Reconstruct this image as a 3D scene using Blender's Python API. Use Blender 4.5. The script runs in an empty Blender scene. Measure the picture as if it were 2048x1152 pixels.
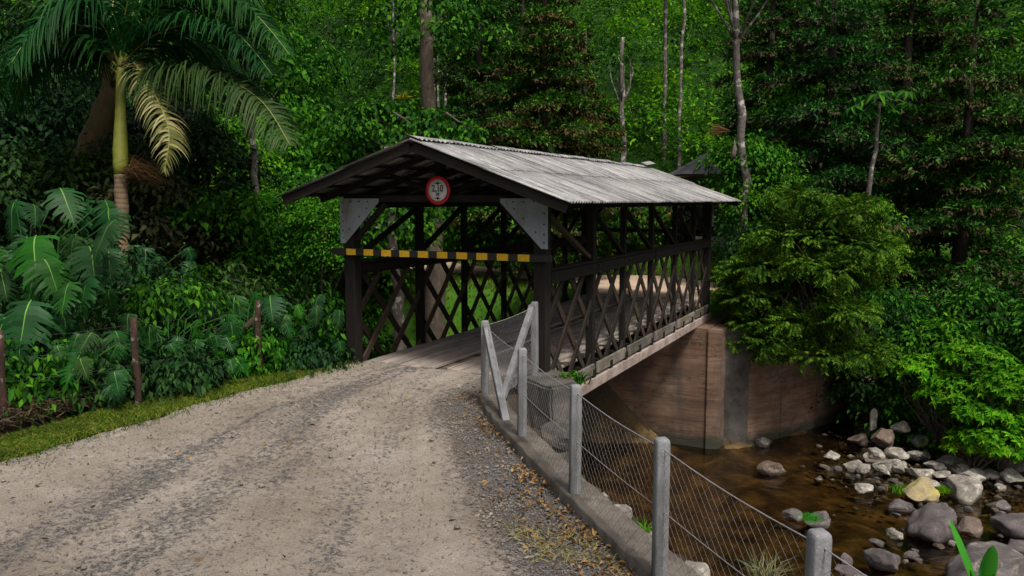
import bpy, bmesh, math, random
import numpy as np
from mathutils import Vector, Matrix, noise

R = math.radians
scene = bpy.context.scene
col = scene.collection
rng = np.random.default_rng(7)
random.seed(7)

# ------------------------------------------------------------------ camera, sky, sun, exposure
PITCH, YAW = .1099, -.4585
CAM = np.array([7.876, -12.96, 3.19])
FPX = 1602.3
cd = bpy.data.cameras.new('camera')
cd.sensor_width = 36; cd.lens = 36 * FPX / 2048; cd.clip_start = .1; cd.clip_end = 2000
cam = bpy.data.objects.new('camera', cd); col.objects.link(cam)
cam.location = CAM; cam.rotation_euler = (math.pi / 2 - PITCH, 0, -YAW)
scene.camera = cam

SUN_EL, SUN_AZ = 58, 128          # azimuth clockwise from +y: light from the front right, high
w = bpy.data.worlds.new('World'); scene.world = w; w.use_nodes = True
nt = w.node_tree; nt.nodes.clear()
sky = nt.nodes.new('ShaderNodeTexSky'); sky.sky_type = 'NISHITA'; sky.sun_disc = False
sky.sun_elevation = R(SUN_EL); sky.sun_rotation = R(SUN_AZ); sky.dust_density = 7; sky.air_density = .7; sky.ozone_density = .2
bg = nt.nodes.new('ShaderNodeBackground'); bg.inputs[1].default_value = .055
ow = nt.nodes.new('ShaderNodeOutputWorld')
nt.links.new(sky.outputs[0], bg.inputs[0]); nt.links.new(bg.outputs[0], ow.inputs[0])
sl = bpy.data.lights.new('sun', 'SUN'); sl.energy = 1.5; sl.angle = R(10); sl.color = (1, .955, .88)
so = bpy.data.objects.new('sun', sl); col.objects.link(so)
a = R(SUN_AZ); e = R(SUN_EL)
sd = Vector((math.sin(a) * math.cos(e), math.cos(a) * math.cos(e), math.sin(e)))
so.rotation_euler = sd.to_track_quat('Z', 'Y').to_euler()
vs = scene.view_settings
vs.view_transform = 'Standard'; vs.look = 'None'; vs.gamma = 1; vs.exposure = 1.1
scene.cycles.max_bounces = 5; scene.cycles.diffuse_bounces = 1; scene.cycles.glossy_bounces = 2
scene.cycles.transparent_max_bounces = 6; scene.cycles.transmission_bounces = 2
scene.cycles.use_denoising = True

# ------------------------------------------------------------------ geometry of the view (surveying only)
_Fh = np.array([math.sin(YAW), math.cos(YAW), 0]); _R = np.array([math.cos(YAW), -math.sin(YAW), 0]); _Z = np.array([0, 0, 1.])
_F = _Fh * math.cos(PITCH) - _Z * math.sin(PITCH); _U = _Fh * math.sin(PITCH) + _Z * math.cos(PITCH)
def ray(x, y): return _F + _R * (x - 1024) / FPX + _U * (576 - y) / FPX
def atz(x, y, z):
    d = ray(x, y); return CAM + d * ((z - CAM[2]) / d[2])
def atd(x, y, t): return CAM + ray(x, y) * t

# ------------------------------------------------------------------ mesh helpers
def mesh_np(name, V, F, mats, midx=None, smooth=False):
    """V (n,3); F list of (m,k) int arrays of tris or quads."""
    V = np.asarray(V, dtype=np.float32)
    if not isinstance(F, (list, tuple)): F = [F]
    F = [np.asarray(f, dtype=np.int32) for f in F if len(f)]
    me = bpy.data.meshes.new(name)
    me.vertices.add(len(V)); me.vertices.foreach_set('co', V.ravel())
    nl = sum(f.size for f in F); npoly = sum(len(f) for f in F)
    me.loops.add(nl); me.loops.foreach_set('vertex_index', np.concatenate([f.ravel() for f in F]))
    me.polygons.add(npoly)
    tot = np.concatenate([np.full(len(f), f.shape[1], np.int32) for f in F])
    st = np.concatenate([[0], np.cumsum(tot)[:-1]]).astype(np.int32)
    me.polygons.foreach_set('loop_start', st); me.polygons.foreach_set('loop_total', tot)
    if midx is not None: me.polygons.foreach_set('material_index', np.asarray(midx, np.int32))
    if smooth: me.polygons.foreach_set('use_smooth', np.ones(npoly, bool))
    for m in (mats if isinstance(mats, (list, tuple)) else [mats]): me.materials.append(m)
    me.update(calc_edges=True); me.validate()
    return me
def obj(name, me, parent=None, loc=(0, 0, 0), rot=(0, 0, 0), scale=None):
    o = bpy.data.objects.new(name, me); col.objects.link(o)
    o.location = loc; o.rotation_euler = rot
    if scale is not None: o.scale = scale if hasattr(scale, '__len__') else (scale,) * 3
    if parent: o.parent = parent
    return o
def tag(o, label=None, cat=None, group=None, kind=None):
    if label: o['label'] = label
    if cat: o['category'] = cat
    if group: o['group'] = group
    if kind: o['kind'] = kind
    return o
def thing(name, label, cat, loc=(0, 0, 0), rz=0, group=None):
    return tag(obj(name, None, None, loc, (0, 0, rz)), label, cat, group)
class MB:
    def __init__(s): s.V = []; s.T = []; s.Q = []; s.tm = []; s.qm = []; s.n = 0
    def add(s, V, T=None, Q=None, m=0):
        V = np.asarray(V, float).reshape(-1, 3)
        if T is not None and len(T): s.T.append(np.asarray(T) + s.n); s.tm += [m] * len(T)
        if Q is not None and len(Q): s.Q.append(np.asarray(Q) + s.n); s.qm += [m] * len(Q)
        s.V.append(V); s.n += len(V); return s
    def mesh(s, name, mats, smooth=False):
        F = []; mi = []
        if s.T: F.append(np.concatenate(s.T)); mi += s.tm
        if s.Q: F.append(np.concatenate(s.Q)); mi += s.qm
        return mesh_np(name, np.concatenate(s.V), F, mats, mi, smooth)
def tube(pts, radii, sides=8, cap=True):
    P = np.asarray(pts, float); n = len(P); rr = np.broadcast_to(np.asarray(radii, float), (n,))
    T = np.gradient(P, axis=0); T /= np.linalg.norm(T, axis=1)[:, None] + 1e-9
    ref = np.array([0, 0, 1.]) if abs(T[0][2]) < .9 else np.array([1., 0, 0])
    V = []
    for i in range(n):
        u = np.cross(T[i], ref); u /= np.linalg.norm(u) + 1e-9; v = np.cross(T[i], u)
        an = np.linspace(0, 2 * math.pi, sides, endpoint=False)
        V.append(P[i] + rr[i] * (np.cos(an)[:, None] * u + np.sin(an)[:, None] * v))
    V = np.concatenate(V); Q = []
    for i in range(n - 1):
        for k in range(sides):
            k2 = (k + 1) % sides
            Q.append((i * sides + k, i * sides + k2, (i + 1) * sides + k2, (i + 1) * sides + k))
    T3 = []
    if cap:
        V = np.concatenate([V, P[-1:], P[:1]]); t = n * sides
        for k in range(sides):
            T3.append(((n - 1) * sides + k, (n - 1) * sides + (k + 1) % sides, t)); T3.append(((k + 1) % sides, k, t + 1))
    return V, np.array(T3, int).reshape(-1, 3), np.array(Q)
def unit(v): return v / (np.linalg.norm(v, axis=-1, keepdims=True) + 1e-9)
def leafcards(P, D, N, L, W, fold=.25, droop=.15):
    """folded rhombic leaves, two triangles each"""
    n = len(P); D = unit(D); S = unit(np.cross(D, N)); N = np.cross(S, D)
    L = np.broadcast_to(L, (n,))[:, None]; W = np.broadcast_to(W, (n,))[:, None]
    mid = P + D * L * .45
    a = mid + S * W * .5 + N * W * fold; b = mid - S * W * .5 + N * W * fold
    tip = P + D * L - N * L * droop
    V = np.stack([P, a, tip, b], 1).reshape(-1, 3)
    k = np.arange(n)[:, None] * 4
    return V, np.concatenate([k + [0, 1, 2], k + [0, 2, 3]])
def blades(P, D, L, W, bend=.5):
    """grass like ribbons, three triangles each; D initial direction, bends outward and down"""
    n = len(P); D = unit(D); L = np.broadcast_to(L, (n,))[:, None]; W = np.broadcast_to(W, (n,))[:, None]
    rd = rng.normal(size=(n, 3)); S = unit(np.cross(D, rd)) * W * .5
    H = D.copy(); H[:, 2] = 0; H = unit(H)
    mid = P + D * L * .55
    tip = mid + unit(D * (1 - bend) + H * bend - np.array([0, 0, bend * .5])) * L * .45
    V = np.stack([P + S, P - S, mid + S * .8, mid - S * .8, tip], 1).reshape(-1, 3)
    k = np.arange(n)[:, None] * 5
    return V, np.concatenate([k + [0, 1, 3], k + [0, 3, 2], k + [2, 3, 4]])
def rdir(n):
    return unit(rng.normal(size=(n, 3)))
_beam_cache = {}
def cbox_mesh(l, w_, h, mat, bev=.008):
    key = (round(l, 2), round(w_, 3), round(h, 3), mat.name)
    if key in _beam_cache: return _beam_cache[key]
    bm = bmesh.new(); bmesh.ops.create_cube(bm, size=1)
    bmesh.ops.scale(bm, vec=(l, w_, h), verts=bm.verts)
    bmesh.ops.bevel(bm, geom=bm.edges[:], offset=min(bev, w_ * .2, h * .2), segments=1, affect='EDGES')
    me = bpy.data.meshes.new('timber'); bm.to_mesh(me); bm.free(); me.materials.append(mat)
    _beam_cache[key] = me; return me
def beam(name, p0, p1, w_, h, mat, parent=None, up=(0, 0, 1), ext=0, roll=0):
    p0 = Vector(p0); p1 = Vector(p1); d = p1 - p0; l = d.length + 2 * ext; d.normalize()
    z = Vector(up); z = (z - d * z.dot(d)).normalized(); y = z.cross(d)
    M = Matrix((d, y, z)).transposed().to_4x4(); M.translation = (p0 + p1) / 2
    o = obj(name, cbox_mesh(l, w_, h, mat), parent); o.matrix_local = M
    return o

# ------------------------------------------------------------------ materials
def mat_new(name):
    m = bpy.data.materials.new(name); m.use_nodes = True; n = m.node_tree
    b = n.nodes['Principled BSDF']; return m, n, b
def N(n, t, **kw):
    x = n.nodes.new(t)
    for k, v in kw.items(): setattr(x, k, v)
    return x
def ramp(n, stops, fac, interp='LINEAR'):
    r = N(n, 'ShaderNodeValToRGB'); el = r.color_ramp.elements; r.color_ramp.interpolation = interp
    el[0].position, el[0].color = stops[0][0], (*stops[0][1], 1)
    el[1].position, el[1].color = stops[1][0], (*stops[1][1], 1)
    for p, c in stops[2:]:
        q = el.new(p); q.color = (*c, 1)
    if fac is not None: n.links.new(fac, r.inputs[0])
    return r
def noise_tex(n, scale, detail=6, rough=.6, vec=None, dist=0):
    t = N(n, 'ShaderNodeTexNoise'); t.inputs['Scale'].default_value = scale; t.inputs['Detail'].default_value = detail
    t.inputs['Roughness'].default_value = rough; t.inputs['Distortion'].default_value = dist
    if vec is not None: n.links.new(vec, t.inputs['Vector'])
    return t
def mapping(n, scale, src='Object'):
    tc = N(n, 'ShaderNodeTexCoord'); mp = N(n, 'ShaderNodeMapping'); mp.inputs['Scale'].default_value = scale
    n.links.new(tc.outputs[src], mp.inputs['Vector']); return mp.outputs[0]
def mixc(n, fac, a_, b_, mode='MIX'):
    m = N(n, 'ShaderNodeMix', data_type='RGBA', blend_type=mode)
    for s, v in ((0, fac), (6, a_), (7, b_)):
        if hasattr(v, 'links') or hasattr(v, 'is_linked'): n.links.new(v, m.inputs[s])
        else: m.inputs[s].default_value = v if s == 0 else (*v, 1)
    return m.outputs[2]
def bump(n, b, height, strength=.4, dist=.02):
    bp = N(n, 'ShaderNodeBump'); bp.inputs['Strength'].default_value = strength; bp.inputs['Distance'].default_value = dist
    n.links.new(height, bp.inputs['Height']); n.links.new(bp.outputs[0], b.inputs['Normal'])

def leaf_mat(name, cols, rough=.5, trans=.3, spec=.35, patch=None):
    """colour differs from leaf to leaf (random per island) and slowly over the plant"""
    m, n, b = mat_new(name)
    g = N(n, 'ShaderNodeNewGeometry')
    k = len(cols)
    r = ramp(n, [(0, cols[0]), (1, cols[-1])] + [(i / (k - 1), cols[i]) for i in range(1, k - 1)], g.outputs['Random Per Island'])
    c = r.outputs[0]
    tc = N(n, 'ShaderNodeTexCoord')
    nz = noise_tex(n, .55, 3, .6, tc.outputs['Object'])
    rv = ramp(n, [(.3, (.5, .55, .6)), (.7, (1.4, 1.3, 1.1))], nz.outputs['Fac'])
    c = mixc(n, 1.0, c, rv.outputs[0], 'MULTIPLY')
    oi = N(n, 'ShaderNodeObjectInfo'); ro = ramp(n, [(0, (.7, .85, 1.0)), (.5, (1, 1, .9)), (1, (1.5, 1.18, .8))], oi.outputs['Random'])
    c = mixc(n, 1.0, c, ro.outputs[0], 'MULTIPLY')
    n.links.new(c, b.inputs['Base Color'])
    b.inputs['Roughness'].default_value = rough + .08; b.inputs['Specular IOR Level'].default_value = spec * .4
    if trans > 0:
        t = N(n, 'ShaderNodeBsdfTranslucent'); n.links.new(c, t.inputs[0])
        mx = N(n, 'ShaderNodeMixShader'); mx.inputs[0].default_value = trans
        n.links.new(b.outputs[0], mx.inputs[1]); n.links.new(t.outputs[0], mx.inputs[2])
        n.links.new(mx.outputs[0], n.nodes['Material Output'].inputs[0])
    return m
def wood_mat(name, dark, light, gray=None, rough=.85, scale=1.0, moss=0):
    m, n, b = mat_new(name)
    v = mapping(n, (1.2 * scale, 14 * scale, 14 * scale))
    oi = N(n, 'ShaderNodeObjectInfo')
    ad = N(n, 'ShaderNodeVectorMath', operation='ADD'); sc_ = N(n, 'ShaderNodeVectorMath', operation='SCALE')
    cx = N(n, 'ShaderNodeCombineXYZ')
    for i in range(3): n.links.new(oi.outputs['Random'], cx.inputs[i])
    n.links.new(cx.outputs[0], sc_.inputs[0]); sc_.inputs['Scale'].default_value = 47
    n.links.new(v, ad.inputs[0]); n.links.new(sc_.outputs[0], ad.inputs[1])
    g = noise_tex(n, 2.2, 8, .65, ad.outputs[0], .4)
    r = ramp(n, [(.3, dark), (.72, light)], g.outputs['Fac'])
    c = r.outputs[0]
    nb = noise_tex(n, 2.5, 5, .6, mapping(n, (1, 1, 1)))
    if gray:
        rr = ramp(n, [(.42, (0, 0, 0)), (.66, (1, 1, 1))], nb.outputs['Fac'])
        c = mixc(n, rr.outputs[0], c, gray)
    if moss:
        nm = noise_tex(n, 5, 5, .7, mapping(n, (1, 1, 1)))
        rr = ramp(n, [(.55, (0, 0, 0)), (.7, (moss, moss, moss))], nm.outputs['Fac'])
        c = mixc(n, rr.outputs[0], c, (.06, .07, .02))
    rnd = ramp(n, [(0, (.7, .7, .72)), (1, (1.25, 1.2, 1.15))], oi.outputs['Random'])
    c = mixc(n, 1.0, c, rnd.outputs[0], 'MULTIPLY')
    n.links.new(c, b.inputs['Base Color']); b.inputs['Roughness'].default_value = rough
    b.inputs['Specular IOR Level'].default_value = .25
    bump(n, b, g.outputs['Fac'], .6, .006)
    return m
def concrete_mat(name, c0, c1, stain, rough=.9, streak=False, boards=False):
    m, n, b = mat_new(name)
    nz = noise_tex(n, 1.6, 8, .65, mapping(n, (1, 1, 1)))
    r = ramp(n, [(.32, c0), (.68, c1)], nz.outputs['Fac']); c = r.outputs[0]
    ns = noise_tex(n, 2.2, 6, .7, mapping(n, (1.2, 1.2, .22) if streak else (1, 1, 1)))
    rs = ramp(n, [(.48, (0, 0, 0)), (.72, (1, 1, 1))], ns.outputs['Fac'])
    c = mixc(n, rs.outputs[0], c, stain)
    fn = noise_tex(n, 60, 4, .7, mapping(n, (1, 1, 1)))
    rf = ramp(n, [(.3, (.75, .75, .75)), (.7, (1.15, 1.15, 1.15))], fn.outputs['Fac'])
    c = mixc(n, 1.0, c, rf.outputs[0], 'MULTIPLY')
    n.links.new(c, b.inputs['Base Color']); b.inputs['Roughness'].default_value = rough
    b.inputs['Specular IOR Level'].default_value = .25
    h = mixc(n, .5, nz.outputs['Fac'], fn.outputs['Fac'])
    bump(n, b, h, .6, .02)
    return m
def plain(name, c, rough=.6, metal=0, var=.15, scale=8):
    m, n, b = mat_new(name)
    nz = noise_tex(n, scale, 5, .65, mapping(n, (1, 1, 1)))
    lo = tuple(x * (1 - var) for x in c); hi = tuple(min(1, x * (1 + var)) for x in c)
    r = ramp(n, [(.3, lo), (.7, hi)], nz.outputs['Fac'])
    n.links.new(r.outputs[0], b.inputs['Base Color']); b.inputs['Roughness'].default_value = rough; b.inputs['Metallic'].default_value = metal
    bump(n, b, nz.outputs['Fac'], .2, .005)
    return m

M = {}
M['timber'] = wood_mat('dark_timber', (.004, .0036, .0034), (.014, .012, .0105), rough=.8)
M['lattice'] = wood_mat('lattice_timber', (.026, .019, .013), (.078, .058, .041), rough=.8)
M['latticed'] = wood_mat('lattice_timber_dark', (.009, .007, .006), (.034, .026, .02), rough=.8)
M['rafter'] = wood_mat('rafter_timber', (.008, .0068, .006), (.028, .023, .02), rough=.85)
M['post'] = wood_mat('post_timber', (.005, .0044, .004), (.018, .0148, .013), rough=.8)
M['deck'] = wood_mat('deck_timber', (.15, .125, .105), (.44, .39, .34), gray=(.33, .305, .28), rough=.9)
M['chord'] = wood_mat('chord_timber', (.05, .045, .035), (.16, .145, .12), gray=(.2, .19, .17), rough=.9, moss=.8)
M['sill'] = wood_mat('sill_timber', (.14, .11, .1), (.3, .25, .225), gray=(.34, .3, .28), rough=.9, scale=.7)
M['barblack'] = wood_mat('black_painted_timber', (.012, .012, .013), (.03, .03, .032), rough=.6)
M['gusset'] = concrete_mat('grey_blue_steel', (.24, .285, .305), (.37, .42, .445), (.2, .17, .145), .6, streak=True)
M['bolt'] = plain('bolt_steel', (.05, .05, .055), .5, .4)
M['galv'] = plain('fence_wire', (.28, .28, .29), .55, .2)
M['white'] = plain('sign_white', (.72, .72, .7), .5, var=.06)
M['red'] = plain('sign_red', (.55, .012, .012), .45, var=.08)
M['black'] = plain('sign_black', (.012, .012, .012), .5, var=.05)
M['fencepost'] = concrete_mat('fence_concrete', (.14, .147, .157), (.29, .3, .312), (.075, .078, .07), streak=True)
M['kerb'] = concrete_mat('kerb_concrete', (.07, .061, .05), (.17, .152, .13), (.032, .028, .021), streak=True)
M['boulderc'] = concrete_mat('rough_rubble', (.05, .047, .043), (.13, .12, .108), (.025, .025, .02))
# roof sheet: weathered fibre cement
m, n, b = mat_new('roof_sheet'); M['roof'] = m
geo = N(n, 'ShaderNodeNewGeometry')
mpx = N(n, 'ShaderNodeMapping'); mpx.inputs['Scale'].default_value = (.35, 2.4, .35); n.links.new(geo.outputs['Position'], mpx.inputs[0])
n1 = noise_tex(n, 1.6, 8, .7, mpx.outputs[0], .3)
mp2 = N(n, 'ShaderNodeMapping'); mp2.inputs['Scale'].default_value = (1.5, 9, 1.5); n.links.new(geo.outputs['Position'], mp2.inputs[0])
n2 = noise_tex(n, 2.2, 8, .75, mp2.outputs[0])
r1 = ramp(n, [(.36, (.085, .085, .088)), (.47, (.255, .255, .255)), (.64, (.41, .41, .405))], n1.outputs['Fac'])
r2 = ramp(n, [(.3, (.5, .5, .5)), (.7, (1.3, 1.3, 1.3))], n2.outputs['Fac'])
c = mixc(n, 1.0, r1.outputs[0], r2.outputs[0], 'MULTIPLY')
oi = N(n, 'ShaderNodeObjectInfo'); ro = ramp(n, [(0, (.82, .82, .82)), (1, (1.15, 1.15, 1.15))], oi.outputs['Random'])
c = mixc(n, 1.0, c, ro.outputs[0], 'MULTIPLY')
n3 = noise_tex(n, 45, 4, .7, geo.outputs['Position']); r3 = ramp(n, [(.35, (.7, .7, .7)), (.6, (1.1, 1.1, 1.1))], n3.outputs['Fac'])
c = mixc(n, 1.0, c, r3.outputs[0], 'MULTIPLY')
n.links.new(c, b.inputs['Base Color']); b.inputs['Roughness'].default_value = .85; bump(n, b, n3.outputs['Fac'], .5, .006)
# abutment concrete: warm board marked
m, n, b = mat_new('abutment_concrete'); M['abut'] = m
geo = N(n, 'ShaderNodeNewGeometry')
nA = noise_tex(n, .7, 7, .65, geo.outputs['Position'])
rA = ramp(n, [(.3, (.075, .042, .027)), (.5, (.16, .095, .06)), (.7, (.22, .155, .12))], nA.outputs['Fac'])
mpb = N(n, 'ShaderNodeMapping'); mpb.inputs['Scale'].default_value = (.5, .5, 5.5); n.links.new(geo.outputs['Position'], mpb.inputs[0])
nB = noise_tex(n, 1.5, 6, .7, mpb.outputs[0]); rB = ramp(n, [(.3, (.55, .55, .55)), (.6, (1.15, 1.15, 1.15))], nB.outputs['Fac'])
c = mixc(n, 1.0, rA.outputs[0], rB.outputs[0], 'MULTIPLY')
mpc = N(n, 'ShaderNodeMapping'); mpc.inputs['Scale'].default_value = (1.2, 1.2, .18); n.links.new(geo.outputs['Position'], mpc.inputs[0])
nC = noise_tex(n, 1.1, 6, .7, mpc.outputs[0]); rC = ramp(n, [(.52, (0, 0, 0)), (.72, (.85, .85, .85))], nC.outputs['Fac'])
c = mixc(n, rC.outputs[0], c, (.055, .05, .048))
mpd = N(n, 'ShaderNodeMapping'); mpd.inputs['Scale'].default_value = (.35, .35, 2.6); n.links.new(geo.outputs['Position'], mpd.inputs[0])
nD = noise_tex(n, 1.1, 5, .6, mpd.outputs[0], .4); rD = ramp(n, [(.485, (0, 0, 0)), (.5, (.75, .75, .75)), (.515, (0, 0, 0))], nD.outputs['Fac'])
c = mixc(n, rD.outputs[0], c, (.03, .024, .02))
sz_ = N(n, 'ShaderNodeSeparateXYZ'); n.links.new(geo.outputs['Position'], sz_.inputs[0])
tm = N(n, 'ShaderNodeMath', operation='MULTIPLY_ADD'); n.links.new(nA.outputs['Fac'], tm.inputs[0]); tm.inputs[1].default_value = .9; n.links.new(sz_.outputs[2], tm.inputs[2])
td = ramp(n, [(0, (1, 1, 1)), (1, (0, 0, 0))], None); mr = N(n, 'ShaderNodeMapRange'); mr.inputs[1].default_value = -3.75; mr.inputs[2].default_value = -3.5; n.links.new(tm.outputs[0], mr.inputs[0]); n.links.new(mr.outputs[0], td.inputs[0])
c = mixc(n, td.outputs[0], c, (.03, .03, .018))
n.links.new(c, b.inputs['Base Color']); b.inputs['Roughness'].default_value = .9; bump(n, b, nB.outputs['Fac'], .5, .04)
# road
m, n, b = mat_new('dirt_road'); M['road'] = m
uv = mapping(n, (1, 1, 1), 'UV'); geo = N(n, 'ShaderNodeNewGeometry'); P_ = geo.outputs['Position']
mps = N(n, 'ShaderNodeMapping'); mps.inputs['Scale'].default_value = (7, .7, 1); n.links.new(uv, mps.inputs[0])
nS = noise_tex(n, 1.3, 6, .62, mps.outputs[0], .5)
nL = noise_tex(n, .55, 5, .6, P_); nF = noise_tex(n, 14, 8, .72, P_); nG = noise_tex(n, 48, 6, .75, P_)
sand = ramp(n, [(.3, (.22, .187, .147)), (.55, (.315, .28, .236)), (.75, (.39, .357, .313))], nL.outputs['Fac']).outputs[0]
grav = ramp(n, [(.36, (.04, .039, .041)), (.5, (.1, .096, .094)), (.64, (.235, .222, .205))], nG.outputs['Fac']).outputs[0]
sx = N(n, 'ShaderNodeSeparateXYZ'); n.links.new(uv, sx.inputs[0])
band = ramp(n, [(0, (.3, .3, .3)), (.06, (.12, .12, .12)), (.16, (.1, .1, .1)), (.24, (.35, .35, .35)), (.42, (.31, .31, .31)), (.54, (.16, .16, .16)), (.74, (.06, .06, .06)), (.82, (.4, .4, .4)), (.9, (.95, .95, .95)), (1, (1, 1, 1))], sx.outputs[0]).outputs[0]
s1 = N(n, 'ShaderNodeMath', operation='MULTIPLY_ADD'); n.links.new(nS.outputs['Fac'], s1.inputs[0]); s1.inputs[1].default_value = 1.6; s1.inputs[2].default_value = -.64
s2 = N(n, 'ShaderNodeMath', operation='ADD'); n.links.new(s1.outputs[0], s2.inputs[0]); n.links.new(band, s2.inputs[1])
s3 = N(n, 'ShaderNodeMath', operation='MULTIPLY_ADD'); n.links.new(nF.outputs['Fac'], s3.inputs[0]); s3.inputs[1].default_value = 2.8; s3.inputs[2].default_value = -1.4
s4 = N(n, 'ShaderNodeMath', operation='ADD'); n.links.new(s2.outputs[0], s4.inputs[0]); n.links.new(s3.outputs[0], s4.inputs[1])
msk = ramp(n, [(.36, (0, 0, 0)), (.72, (1, 1, 1))], s4.outputs[0]).outputs[0]
c = mixc(n, msk, sand, grav)
spk = ramp(n, [(.34, (.5, .48, .46)), (.47, (.97, .97, .97)), (.66, (1.2, 1.2, 1.2))], nG.outputs['Fac']).outputs[0]
c = mixc(n, 1.0, c, spk, 'MULTIPLY')
damp = ramp(n, [(.76, (0, 0, 0)), (.84, (.6, .6, .6)), (.93, (.35, .35, .35)), (1, (.2, .2, .2))], sx.outputs[0]).outputs[0]
dn = mixc(n, 1.0, damp, ramp(n, [(.4, (0, 0, 0)), (.62, (1, 1, 1))], noise_tex(n, .9, 5, .65, P_).outputs['Fac']).outputs[0], 'MULTIPLY')
c = mixc(n, dn, c, (.12, .088, .06))
n.links.new(c, b.inputs['Base Color']); b.inputs['Roughness'].default_value = .95; b.inputs['Specular IOR Level'].default_value = .15
hh = mixc(n, .5, nF.outputs['Fac'], nG.outputs['Fac']); bump(n, b, hh, 1.0, .05)
def ground_mat(name, stops, scale, fine=18, bs=.6):
    m, n, b = mat_new(name); geo = N(n, 'ShaderNodeNewGeometry'); P_ = geo.outputs['Position']
    a_ = noise_tex(n, scale, 6, .65, P_); f_ = noise_tex(n, fine, 6, .7, P_)
    c = ramp(n, stops, a_.outputs['Fac']).outputs[0]
    r = ramp(n, [(.3, (.55, .55, .55)), (.7, (1.3, 1.3, 1.3))], f_.outputs['Fac']).outputs[0]
    c = mixc(n, 1.0, c, r, 'MULTIPLY'); n.links.new(c, b.inputs['Base Color']); b.inputs['Roughness'].default_value = .95
    b.inputs['Specular IOR Level'].default_value = .15
    bump(n, b, f_.outputs['Fac'], bs, .04); return m
M['lawn'] = ground_mat('lawn_ground', [(.3, (.025, .085, .006)), (.5, (.05, .15, .012)), (.7, (.09, .17, .02))], .5)
M['soil'] = ground_mat('soil', [(.3, (.028, .02, .013)), (.5, (.05, .038, .022)), (.7, (.07, .06, .03))], .8)
M['litter'] = ground_mat('forest_floor', [(.3, (.01, .03, .005)), (.5, (.018, .06, .008)), (.7, (.03, .09, .012))], .6)
M['bed'] = ground_mat('creek_bed', [(.34, (.018, .014, .008)), (.5, (.075, .052, .024)), (.68, (.2, .14, .066))], 1.3, 6)
M['farroad'] = ground_mat('far_dirt', [(.3, (.4, .29, .2)), (.7, (.58, .46, .35))], .8)
M['redsoil'] = ground_mat('red_earth', [(.3, (.2, .08, .03)), (.5, (.42, .2, .08)), (.7, (.5, .27, .12))], .6)
# water: clear brown creek
m, n, b = mat_new('creek_water'); M['water'] = m
n.nodes.remove(b)
gl = N(n, 'ShaderNodeBsdfGlossy'); gl.inputs['Roughness'].default_value = .04; gl.inputs[0].default_value = (1, 1, 1, 1)
tr = N(n, 'ShaderNodeBsdfTransparent'); tr.inputs[0].default_value = (.56, .48, .33, 1)
fr = N(n, 'ShaderNodeFresnel'); fr.inputs[0].default_value = 1.33
mx = N(n, 'ShaderNodeMixShader'); n.links.new(fr.outputs[0], mx.inputs[0]); n.links.new(tr.outputs[0], mx.inputs[1]); n.links.new(gl.outputs[0], mx.inputs[2])
wv = noise_tex(n, 1.0, 4, .55, mapping(n, (1.6, 3.2, 1))); bp = N(n, 'ShaderNodeBump'); bp.inputs['Strength'].default_value = .35; bp.inputs['Distance'].default_value = .08
n.links.new(wv.outputs['Fac'], bp.inputs['Height']); n.links.new(bp.outputs[0], gl.inputs['Normal']); n.links.new(bp.outputs[0], fr.inputs['Normal'])
n.links.new(mx.outputs[0], n.nodes['Material Output'].inputs[0])
# rocks
def rock_mat(name, c0, c1, lich, amt):
    m, n, b = mat_new(name); v = mapping(n, (1, 1, 1)); oi = N(n, 'ShaderNodeObjectInfo')
    a_ = noise_tex(n, 1.8, 8, .68, v, .6); c = ramp(n, [(.3, c0), (.7, c1)], a_.outputs['Fac']).outputs[0]
    l_ = noise_tex(n, 3.4, 9, .72, v, .3); lm = ramp(n, [(.62 - amt, (0, 0, 0)), (.7 - amt * .6, (1, 1, 1))], l_.outputs['Fac']).outputs[0]
    c = mixc(n, lm, c, lich)
    f_ = noise_tex(n, 24, 6, .75, v); r = ramp(n, [(.3, (.6, .6, .6)), (.7, (1.25, 1.25, 1.25))], f_.outputs['Fac']).outputs[0]
    c = mixc(n, 1.0, c, r, 'MULTIPLY')
    if 'rock' in name:                                       # wet foot of stones standing in the creek
        ge = N(n, 'ShaderNodeNewGeometry'); sp_ = N(n, 'ShaderNodeSeparateXYZ'); n.links.new(ge.outputs['Position'], sp_.inputs[0])
        ad = N(n, 'ShaderNodeMath', operation='MULTIPLY_ADD'); n.links.new(a_.outputs['Fac'], ad.inputs[0]); ad.inputs[1].default_value = -.12; n.links.new(sp_.outputs[2], ad.inputs[2])
        mr = N(n, 'ShaderNodeMapRange'); mr.inputs[1].default_value = -4.41; mr.inputs[2].default_value = -4.36; n.links.new(ad.outputs[0], mr.inputs[0])
        wet = ramp(n, [(0, (.38, .36, .32)), (1, (1, 1, 1))], mr.outputs[0]).outputs[0]; c = mixc(n, 1.0, c, wet, 'MULTIPLY')
    n.links.new(c, b.inputs['Base Color']); b.inputs['Roughness'].default_value = .8
    bump(n, b, mixc(n, .4, a_.outputs['Fac'], f_.outputs['Fac']), .7, .06); return m
M['yellow'] = rock_mat('yellow_paint', (.62, .38, .008), (.8, .5, .012), (.2, .13, .02), -.04)
M['rock'] = rock_mat('grey_rock', (.04, .035, .037), (.17, .148, .145), (.3, .28, .235), .05)
M['rockpale'] = rock_mat('pale_rock', (.09, .084, .07), (.36, .34, .29), (.5, .48, .42), .12)
M['rockmoss'] = rock_mat('mossy_rock', (.2, .16, .08), (.4, .34, .2), (.45, .38, .08), .12)
M['rockbrown'] = rock_mat('brown_rock', (.075, .055, .042), (.19, .145, .115), (.28, .24, .2), .05)
M['pebble'] = rock_mat('road_gravel', (.13, .118, .105), (.27, .235, .195), (.36, .32, .27), .08)
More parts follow.
